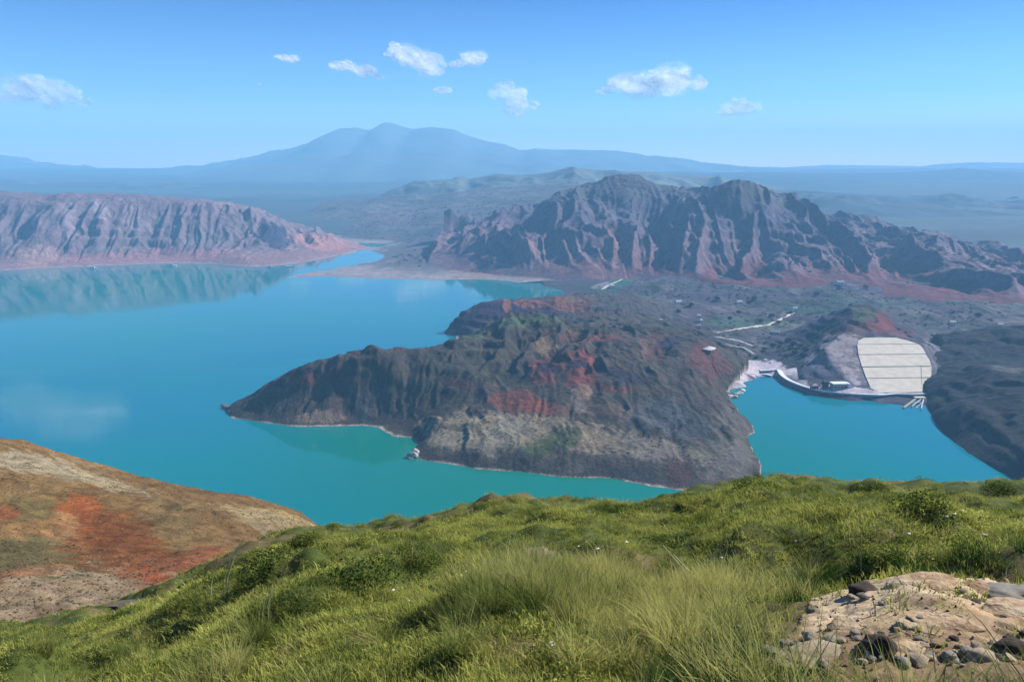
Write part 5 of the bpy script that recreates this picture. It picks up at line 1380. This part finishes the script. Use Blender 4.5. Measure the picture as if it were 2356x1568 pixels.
# white stones on the slope
wst = rock_mesh(31, 1, .6, .3, 'white_stone'); M_ws = plain('white_stone', (.72, .70, .64), .8, .1, 9, .2, .01)
for i, (px, py) in enumerate([(1348, 1253), (1331, 1262), (1568, 1238), (1165, 1374), (1180, 1413), (1054, 1398), (1268, 1495), (1155, 1328), (1290, 1374), (2195, 1190), (2178, 1195), (2215, 1182), (1440, 1252), (1520, 1215), (905, 1365), (1060, 1330), (1072, 1322), (1240, 1268), (1375, 1270), (1660, 1290), (2010, 1215), (2090, 1235), (2265, 1238), (1830, 1250), (940, 1390), (1700, 1452)]):
    q = near.hit(px, py)
    if q is None: continue
    s = rnd.uniform(.007, .016) * (1 + hypot(q.x, q.y) * .05)
    tag(put(wst, 'white_stone', q + Vector((0, 0, s * .6 + .03)), (s * rnd.uniform(1, 2), s, s), rnd.random() * 6, M_ws), 'small white stone in the grass ' + ('on the left part of the slope' if px < 1200 else 'right of the flat brown stone' if px < 1500 else 'on the right part of the slope') + (' near the crest' if py < 1300 else ' nearer the viewer'), 'stone', 'white stones scattered in the grass')
q = near.hit(1240, 1288)
tag(put(rocks[1], 'boulder', q, (.30, .22, .16), .6, plain('brown_stone', (.16, .13, .08), .9, .3, 6, .4, .02)), 'flat brown stone half sunk in the patch of bare brown earth', 'boulder')
q = near.hit(298, 1395)
tag(put(rocks[2], 'boulder', q + Vector((0, 0, .02)), (.55, .3, .12), .2, plain('brown_stone', (.10, .08, .05), .9, .3, 6, .4, .02)), 'low dark brown stone at the left edge of the grass by the brown hillside', 'boulder')

# ------------------------------------------------------------ sandy rocks and stones in the right corner
def sand_mat():
    m = bpy.data.materials.new('sandstone'); t, N, L = nodes(m); b = N['Principled BSDF']; b.inputs['Roughness'].default_value = .92; b.inputs['Specular IOR Level'].default_value = .15
    g = N.new('ShaderNodeNewGeometry')
    n = N.new('ShaderNodeTexNoise'); n.inputs['Scale'].default_value = 3.2; n.inputs['Detail'].default_value = 9; n.inputs['Roughness'].default_value = .62; n.inputs['Distortion'].default_value = .6
    L.new(g.outputs['Position'], n.inputs['Vector'])
    cr = N.new('ShaderNodeValToRGB'); E = cr.color_ramp.elements
    E[0].position = .30; E[0].color = (.13, .075, .04, 1); E[1].position = .66; E[1].color = (.42, .35, .235, 1)
    e = E.new(.42); e.color = (.27, .175, .10, 1); e = E.new(.52); e.color = (.38, .275, .165, 1)
    L.new(n.outputs['Fac'], cr.inputs['Fac'])
    v = N.new('ShaderNodeTexVoronoi'); v.feature = 'DISTANCE_TO_EDGE'; v.inputs['Scale'].default_value = 2.6
    n3 = N.new('ShaderNodeTexNoise'); n3.inputs['Scale'].default_value = 6; n3.inputs['Detail'].default_value = 6; L.new(g.outputs['Position'], n3.inputs['Vector'])
    mxv = N.new('ShaderNodeMix'); mxv.data_type = 'VECTOR'; mxv.inputs['Factor'].default_value = .28
    L.new(g.outputs['Position'], mxv.inputs['A']); L.new(n3.outputs['Color'], mxv.inputs['B']); L.new(mxv.outputs['Result'], v.inputs['Vector'])
    r = N.new('ShaderNodeMapRange'); r.inputs['From Min'].default_value = 0; r.inputs['From Max'].default_value = .03; r.inputs['To Min'].default_value = .80; r.inputs['To Max'].default_value = 1; L.new(v.outputs['Distance'], r.inputs['Value'])
    sp = N.new('ShaderNodeTexNoise'); sp.inputs['Scale'].default_value = 28; sp.inputs['Detail'].default_value = 6; L.new(g.outputs['Position'], sp.inputs['Vector'])
    r2 = N.new('ShaderNodeMapRange'); r2.inputs['From Min'].default_value = .3; r2.inputs['From Max'].default_value = .7; r2.inputs['To Min'].default_value = .75; r2.inputs['To Max'].default_value = 1.2; L.new(sp.outputs['Fac'], r2.inputs['Value'])
    mu = N.new('ShaderNodeMath'); mu.operation = 'MULTIPLY'; L.new(r.outputs[0], mu.inputs[0]); L.new(r2.outputs[0], mu.inputs[1])
    vs_ = N.new('ShaderNodeVectorMath'); vs_.operation = 'SCALE'; L.new(cr.outputs[0], vs_.inputs[0]); L.new(mu.outputs[0], vs_.inputs['Scale']); L.new(vs_.outputs[0], b.inputs['Base Color'])
    ad = N.new('ShaderNodeMath'); ad.operation = 'MULTIPLY_ADD'; ad.inputs[1].default_value = .5; L.new(r.outputs[0], ad.inputs[0]); L.new(n.outputs['Fac'], ad.inputs[2])
    a3 = N.new('ShaderNodeMath'); a3.operation = 'MULTIPLY_ADD'; a3.inputs[1].default_value = .3; L.new(sp.outputs['Fac'], a3.inputs[0]); L.new(ad.outputs[0], a3.inputs[2])
    bp = N.new('ShaderNodeBump'); bp.inputs['Strength'].default_value = .9; bp.inputs['Distance'].default_value = .05; L.new(a3.outputs[0], bp.inputs['Height']); L.new(bp.outputs[0], b.inputs['Normal'])
    return m
M_sand = sand_mat(); M_clod = plain('dark_earth', (.045, .03, .022), .95, .4, 9, .8, .03); M_gst = plain('grey_stone', (.17, .15, .12), .85, .25, 12, .5, .01)
M_bst = plain('buff_stone', (.27, .20, .13), .85, .25, 12, .5, .01)
gX, gY = grid(.6, 6.2, 2.3, 8.6, .014)
gsd = poly_inside(gX, gY, BPX) + fbm(gX, gY, .35, 4, 331) * .22
mound = sstep(-.02, .55, gsd)
f1 = fbm(gX, gY, 1.1, 5, 341); f2 = fbm(gX, gY, .28, 4, 343)
rel = .02 + mound * (.10 + .13 * f1) + .022 * f2 * mound + .008 * fbm(gX, gY, .06, 3, 345)
rel = terrace(rel, gX * 1.0, gY * 1.0, .032, .8, 347, 6.0)
crk = sstep(.045, .0, np.abs(fbm(gX, gY, .55, 4, 349))) * sstep(.0, .25, fbm(gX, gY, 1.0, 3, 351))
rel = rel - .02 * crk * mound
gZ = near_z(gX, gY) + np.where(gsd > -.02, rel, -.12)
sand = np.array([0.43, 0.345, 0.23]) + 0 * f1[..., None]
g_ = sstep(.0, .4, fbm(gX, gY, .7, 4, 353))[..., None]; sand = sand * (1 - g_ * .6) + np.array([0.36, 0.235, 0.135]) * g_ * .6
g_ = sstep(.1, .45, fbm(gX, gY, .9, 4, 355))[..., None]; sand = sand * (1 - g_ * .6) + np.array([0.50, 0.42, 0.31]) * g_ * .45
front = sstep(4.35, 3.75, gY + .35 * fbm(gX, gY, .5, 4, 357) + .18 * (gX - 2.2))
dk_ = np.clip(front * .9 + crk * .8 + sstep(.06, .0, gsd) * .6 + sstep(.2, .42, fbm(gX, gY, .4, 4, 359)) * .5, 0, 1)[..., None]
soil = np.array([0.12, 0.075, 0.045]) * (1 + .9 * fbm(gX, gY, .12, 4, 361)[..., None])
sand = sand * (1 - dk_ * .85) + soil * dk_ * .85
keep_ = gsd > -.10
gZ = np.where(keep_, gZ, -50)
o = grid_mesh('sandy_ground', gX, gY, gZ, sand, land_mat('sandy_earth', .16, .9, .02, .22, 1.0, tone=(1.12, 1.02, .88)), 100)
tag(o, 'pale sandy bare ground with cracks and dark earth in the right foreground', kind='structure')
for i, (px, py, sx, sy, sz, rz, mat, lb) in enumerate([
    (2130, 1375, .30, .20, .07, .2, M_sand, 'largest sandy rock, a low tan slab at the back of the bare ground'), (1960, 1470, .20, .14, .05, .5, M_sand, 'small tan rock on the left part of the bare ground'), (2170, 1480, .26, .14, .04, -.1, M_sand, 'flat sandy ledge in the middle of the bare ground'),
    (2320, 1455, .22, .16, .05, .3, M_sand, 'pale grey-pink slab at the right edge'), (2240, 1378, .16, .12, .10, 1, M_sand, 'small round tan rock behind the largest sandy one'), (2335, 1392, .24, .16, .07, 0, M_gst, 'greenish grey rock behind the pale slab at the right edge'),
    (2075, 1535, .24, .12, .06, .4, M_sand, 'low sandy rock at the bottom beside the dark clod'), (2015, 1528, .10, .09, .10, .4, M_clod, 'black earth clod with a dry stalk in front of the sandy rocks'), (2260, 1545, .09, .07, .05, .8, M_bst, 'buff stone in front of the flat ledge at the bottom'),
    (2325, 1540, .11, .09, .09, 0, M_clod, 'dark earth clod at the bottom right corner'), (1985, 1392, .12, .09, .06, .7, M_clod, 'dark lump of earth standing in for the shaded hollow under the grass at the back left of the bare ground'), (1880, 1540, .26, .13, .05, .2, M_bst, 'brown stony lump at the bottom left of the bare ground')]):  # lump at the back left stands in for the shade of a hollow
    q = near.hit(px, py)
    q = Vector((q.x, q.y, max(q.z, float(gZ[min(gZ.shape[0] - 1, max(0, int((q.y - 2.3) / .014))), min(gZ.shape[1] - 1, max(0, int((q.x - .6) / .014)))]))))
    if mat is M_sand: q = q - Vector((0, 0, sz * .35))
    me = rock_mesh(70 + i, 5 if max(sx, sy) > .2 else 4, 1.0, .22)
    o = put(me, 'rock' if mat is not M_clod else 'earth_clod', q - Vector((0, 0, sz * .15)), (sx, sy, sz), rz, mat); tag(o, lb, 'rock' if mat is not M_clod else 'clod')
sand_land = Land(gX, gY, gZ)
stn = [rock_mesh(90 + i, 2, .6, .35, 'stone') for i in range(4)]
cnt = 0
while cnt < 90:
    px, py = rnd.uniform(1740, 2356), rnd.uniform(1495, 1567) if rnd.random() < .85 else rnd.uniform(1400, 1567)
    q = near.hit(px, py)
    if q is None or bare(np.array([q.x]), np.array([q.y]))[0] < .03: cnt += 1; continue
    q = Vector((q.x, q.y, max(q.z, sand_land.z(q.x, q.y))))
    s = rnd.uniform(.008, .03) if rnd.random() < .85 else rnd.uniform(.03, .05)
    mt = rnd.choice([M_gst, M_gst, M_bst, M_clod, M_bst])
    tag(put(stn[cnt % 4], 'stone', q + Vector((0, 0, s * .3)), (s * rnd.uniform(1, 1.6), s, s), rnd.random() * 6, mt), ('larger ' if s > .03 else 'small ') + {'grey_stone': 'grey stone', 'buff_stone': 'buff stone'}.get(mt.name, 'dark crumb of earth') + (' left of the black clod' if px < 1960 else ' beside the black clod' if px < 2080 else ' in front of the flat sandy ledge' if px < 2240 else ' at the right end of the bare earth') + (', at the very front' if py > 1535 else ', against the rocks' if py < 1505 else ', on open ground'), 'stone', 'loose stones and crumbs on the bare earth'); cnt += 1

gx = rs.uniform(1.0, 6.5, 9000); gy = rs.uniform(2.5, 9.0, 9000); k = bare(gx, gy) > -.02; gx, gy = gx[k], gy[k]
gs = .003 + .009 * rs.rand(len(gx)) ** 3
sand_land = Land(gX, gY, gZ)
def top_z(x, y): return np.maximum(near_z(x, y), sand_land.zv(x, y))
grv = [rock_mesh(120 + i, 1, .6, .35, 'pebble') for i in range(4)]
for i, m in enumerate(grv): m.materials.append([M_bst, M_gst, M_clod, M_bst][i])
scatter('gravel', grv, np.stack([gx, gy, top_z(gx, gy) + gs * .2], 1), np.stack([rs.rand(len(gx)) * 3] * 3, 1), np.stack([gs * 1.4, gs, gs], 1), rs.randint(0, 4, len(gx)), 'fine gravel and crumbs strewn over the bare sandy ground')
k = (rs.rand(len(gx)) < .035)
gx, gy = gx[k] + .02, gy[k]; m_ = len(gx)
scatter('sparse_grass', turf_v, np.stack([gx, gy, top_z(gx, gy)], 1), np.stack([0 * gx, 0 * gx, rs.rand(m_) * 6], 1), np.stack([.6 + .8 * rs.rand(m_)] * 3, 1), rs.randint(0, 4, m_), 'thin grass sprouting between the stones of the bare ground')

# scrub speckling the valley, the cone-shaped hill and the headland
def scrub(name, n, box_, lands, smin, smax, zlo, zhi, label, mats):
    x = rs.uniform(box_[0], box_[1], n); y = rs.uniform(box_[2], box_[3], n)
    z = np.max([l.zv(x, y) if (l is not None) else z for l in lands], axis=0)
    k = (z > zlo) & (z < zhi) & (fbm(x, y, 40, 4, 811) > rs.rand(n) * .5 - .25)
    k &= ~((x > 355) & (x < 470) & (y > 745) & (y < 905))
    x, y, z = x[k], y[k], z[k]; n = len(x); s_ = smin + (smax - smin) * rs.rand(n) ** 2
    scatter(name, mats, np.stack([x, y, z], 1), np.stack([0 * x, 0 * x, rs.rand(n) * 6], 1), np.stack([s_ * 1.2, s_ * 1.2, s_ * .9], 1), rs.randint(0, len(mats), n), label)
bush_v = [leaf_blob('bush_clump', 90, 840 + i, .16, .75, .55, 4) for i in range(3)]
for m in bush_v: m.materials.append(M_tree)
scrub('valley_scrub_vegetation', 5200, (110, 1050, 800, 1500), [land_val, land_cone], 1.0, 3.2, 6, 60, 'dark scrub speckling the fields behind the bay', bush_v)
scrub('headland_scrub_vegetation', 5000, (-200, 290, 520, 900), [land_head], .5, 1.3, 8, 80, 'small dark scrub speckling the headland', bush_v)
scrub('mountain_scrub_vegetation', 5000, (-100, 1000, 1350, 2000), [land_bad], 1.5, 4.0, 30, 230, 'dark scrub speckling the ledges of the eroded mountain', bush_v)
scrub('shore_scrub_vegetation', 3000, (-600, 150, 1750, 2900), [land_spit], 1.5, 4.5, 6, 130, 'dark scrub speckling the slope above the pale spit', bush_v)

# ------------------------------------------------------------ dry scrub on the brown hillside
dry_v = [leaf_blob('scrub_clump', 60, 700 + i, .22, .6, .5, 4) for i in range(4)]
for m in dry_v: m.materials.append(M_dry)
n = 60000; x = -105 + 98 * rs.rand(n); y = 25 + 110 * rs.rand(n); az = np.degrees(np.arctan2(x, y))
low = sstep(74, 58, y + x * .25 + 6 * fbm(x, y, 8, 3, 711)); dn = fbm(x, y, 5, 4, 713)
k = (az > -40) & ((rs.rand(n) < low * .9) | (rs.rand(n) < .16 + .5 * sstep(.05, .4, dn)))
x, y = x[k], y[k]; z = land_brown.zv(x, y); n = len(x)
s = .06 + .17 * rs.rand(n) ** 2.5
scatter('dry_scrub_vegetation', dry_v, np.stack([x, y, z], 1), np.stack([0 * s, 0 * s, rs.rand(n) * 6.28], 1), np.stack([s, s, s * .8], 1), rs.randint(0, 4, n), 'dry pinkish-brown scrub speckling the brown hillside')

# ------------------------------------------------------------ clouds, high and far beyond the haze
def cloud_mat():
    m = bpy.data.materials.new('cloud_vapour'); t, N, L = nodes(m); N.clear()
    out = N.new('ShaderNodeOutputMaterial'); df = N.new('ShaderNodeBsdfDiffuse'); tl = N.new('ShaderNodeBsdfTranslucent'); tr = N.new('ShaderNodeBsdfTransparent')
    df.inputs['Color'].default_value = (1, 1, 1, 1); tl.inputs['Color'].default_value = (1, 1, 1, 1)
    m1 = N.new('ShaderNodeMixShader'); m1.inputs[0].default_value = .6; L.new(df.outputs[0], m1.inputs[1]); L.new(tl.outputs[0], m1.inputs[2])
    lw = N.new('ShaderNodeLayerWeight'); lw.inputs['Blend'].default_value = .5
    g = N.new('ShaderNodeNewGeometry'); n = N.new('ShaderNodeTexNoise'); n.inputs['Scale'].default_value = .0028; n.inputs['Detail'].default_value = 8; n.inputs['Roughness'].default_value = .6
    L.new(g.outputs['Position'], n.inputs['Vector'])
    r = N.new('ShaderNodeMapRange'); r.inputs['From Min'].default_value = .75; r.inputs['From Max'].default_value = .0; L.new(lw.outputs['Facing'], r.inputs['Value'])
    r.interpolation_type = 'SMOOTHSTEP'
    r2 = N.new('ShaderNodeMapRange'); r2.inputs['From Min'].default_value = .34; r2.inputs['From Max'].default_value = .62; L.new(n.outputs['Fac'], r2.inputs['Value'])
    mu = N.new('ShaderNodeMath'); mu.operation = 'MULTIPLY'; L.new(r.outputs[0], mu.inputs[0]); L.new(r2.outputs[0], mu.inputs[1])
    m3 = N.new('ShaderNodeMath'); m3.operation = 'MULTIPLY'; m3.inputs[1].default_value = .68; L.new(mu.outputs[0], m3.inputs[0])
    m2 = N.new('ShaderNodeMixShader'); L.new(m3.outputs[0], m2.inputs[0]); L.new(tr.outputs[0], m2.inputs[1]); L.new(m1.outputs[0], m2.inputs[2])
    L.new(m2.outputs[0], out.inputs['Surface']); return m
M_cloud = cloud_mat()
import bmesh
_b = bmesh.new(); bmesh.ops.create_icosphere(_b, subdivisions=3, radius=1)
IV = np.array([v.co[:] for v in _b.verts]); IF = [tuple(v.index for v in f.verts) for f in _b.faces]; _b.free()
def cloud(px, py, wpx, hpx, lb, blobs, seed, D=23000):
    r = np.random.RandomState(seed); d = ray(px, py); C = Vector((d.x, d.y, d.z)) * (D / d.y); C.z += CAMH
    sx = wpx / FPX * D; sz = hpx / FPX * D; V = []; F = []
    for u, w_, q in blobs:
        for j in range(2):
            rad = q * sz * .70 * (.8 + .4 * r.rand()); c = np.array([(u - .5) * sx * .86 + r.normal() * rad * .35, r.normal() * sz * .5, (w_ - .5) * sz + r.normal() * rad * .18])
            P = IV * rad * np.array([1.35, 1.2, .8]); P = P * (1 + .30 * fbm(IV[:, 0] * 2 + j + seed + u * 9, IV[:, 1] + IV[:, 2] * 1.7 + w_ * 5, .8, 4, seed + j)[:, None]); o = len(V)
            V += (P + c).tolist(); F += [tuple(i + o for i in f) for f in IF]
    o = obj('cloud', V, F, M_cloud, None, C, True); tag(o, lb, 'cloud')
cloud(70, 212, 215, 62, 'large soft white cloud low at the left edge of the sky', [(.05, .5, .7), (.2, .5, .8), (.36, .5, .8), (.52, .5, .85), (.66, .55, .9), (.78, .45, .8), (.9, .35, .55), (.6, .8, .45), (.95, .3, .35), (.75, .1, .4)], 1)
cloud(660, 134, 56, 24, 'small white cloud alone to the left of the middle cloud group', [(.1, .75, .4), (.35, .6, .6), (.6, .4, .8), (.85, .4, .6)], 2)
cloud(826, 160, 122, 38, 'long thin cloud lowest in the middle group', [(.08, .7, .55), (.25, .7, .55), (.42, .6, .45), (.58, .45, .45), (.75, .5, .7), (.92, .12, .3)], 3)
cloud(945, 134, 145, 62, 'brightest wedge-shaped cloud above the mountain', [(.08, .6, .15), (.22, .95, .2), (.3, .7, .35), (.42, .6, .55), (.55, .5, .7), (.68, .35, .65), (.82, .2, .5), (.95, .08, .25)], 4)
cloud(1066, 140, 70, 34, 'small cloud trailing right of the wedge-shaped one', [(.08, .25, .3), (.3, .35, .4), (.5, .45, .4), (.66, .8, .5), (.75, .5, .8), (.92, .4, .5)], 5)
cloud(1018, 210, 42, 20, 'small low cloud below the wedge-shaped one', [(.15, .6, .6), (.45, .5, .8), (.85, .5, .4)], 6)
cloud(597, 193, 11, 5, 'tiny puff of cloud below the lone small cloud', [(.3, .5, .9), (.7, .5, .8)], 7)
cloud(1194, 238, 88, 62, 'faint ragged cloud right of the mountain summit', [(.1, .85, .45), (.35, .85, .4), (.55, .7, .4), (.5, .45, .5), (.85, .45, .35), (.4, .15, .4)], 8)
cloud(1497, 190, 215, 68, 'broad white double-topped cloud in the right half of the sky', [(.05, .3, .35), (.16, .55, .5), (.28, .5, .6), (.4, .4, .65), (.5, .3, .6), (.63, .7, .55), (.72, .75, .7), (.85, .6, .7), (.96, .5, .45), (.52, .85, .12)], 9)
cloud(1688, 250, 66, 46, 'small faint cloud farthest right', [(.1, .35, .35), (.35, .3, .45), (.65, .6, .7), (.8, .45, .7), (.6, .9, .35)], 10)
cloud(-30, -215, 290, 84, 'soft cloud above the left of the view, mirrored in the lake', [(.05, .1, .5), (.15, .15, .6), (.28, .25, .65), (.4, .35, .7), (.52, .45, .7), (.64, .55, .75), (.76, .65, .75), (.88, .75, .6), (.97, .8, .4)], 11)
cloud(880, -190, 60, 22, 'small cloud high above the middle of the lake', [(.2, .5, .6), (.5, .5, .8), (.8, .5, .6)], 12)


# ------------------------------------------------------------ haze
def haze():
    x0, x1, y0, y1, z0, z1 = -13400, 13400, -1100, 13600, -8, 800
    v = [(x0, y0, z0), (x1, y0, z0), (x1, y1, z0), (x0, y1, z0), (x0, y0, z1), (x1, y0, z1), (x1, y1, z1), (x0, y1, z1)]
    f = [(0, 3, 2, 1), (4, 5, 6, 7), (0, 1, 5, 4), (1, 2, 6, 5), (2, 3, 7, 6), (3, 0, 4, 7)]
    m = bpy.data.materials.new('haze_air'); t, N, L = nodes(m)
    N.clear()
    out = N.new('ShaderNodeOutputMaterial'); p = N.new('ShaderNodeVolumePrincipled')
    p.inputs['Color'].default_value = (*HAZE_COLOR, 1); p.inputs['Density'].default_value = HAZE_DENSITY
    p.inputs['Anisotropy'].default_value = 0.0
    L.new(p.outputs[0], out.inputs['Volume'])
    o = obj('haze', v, f, m)
    tag(o, 'blue haze filling the air over the lake and the mountains', kind='stuff')
haze()
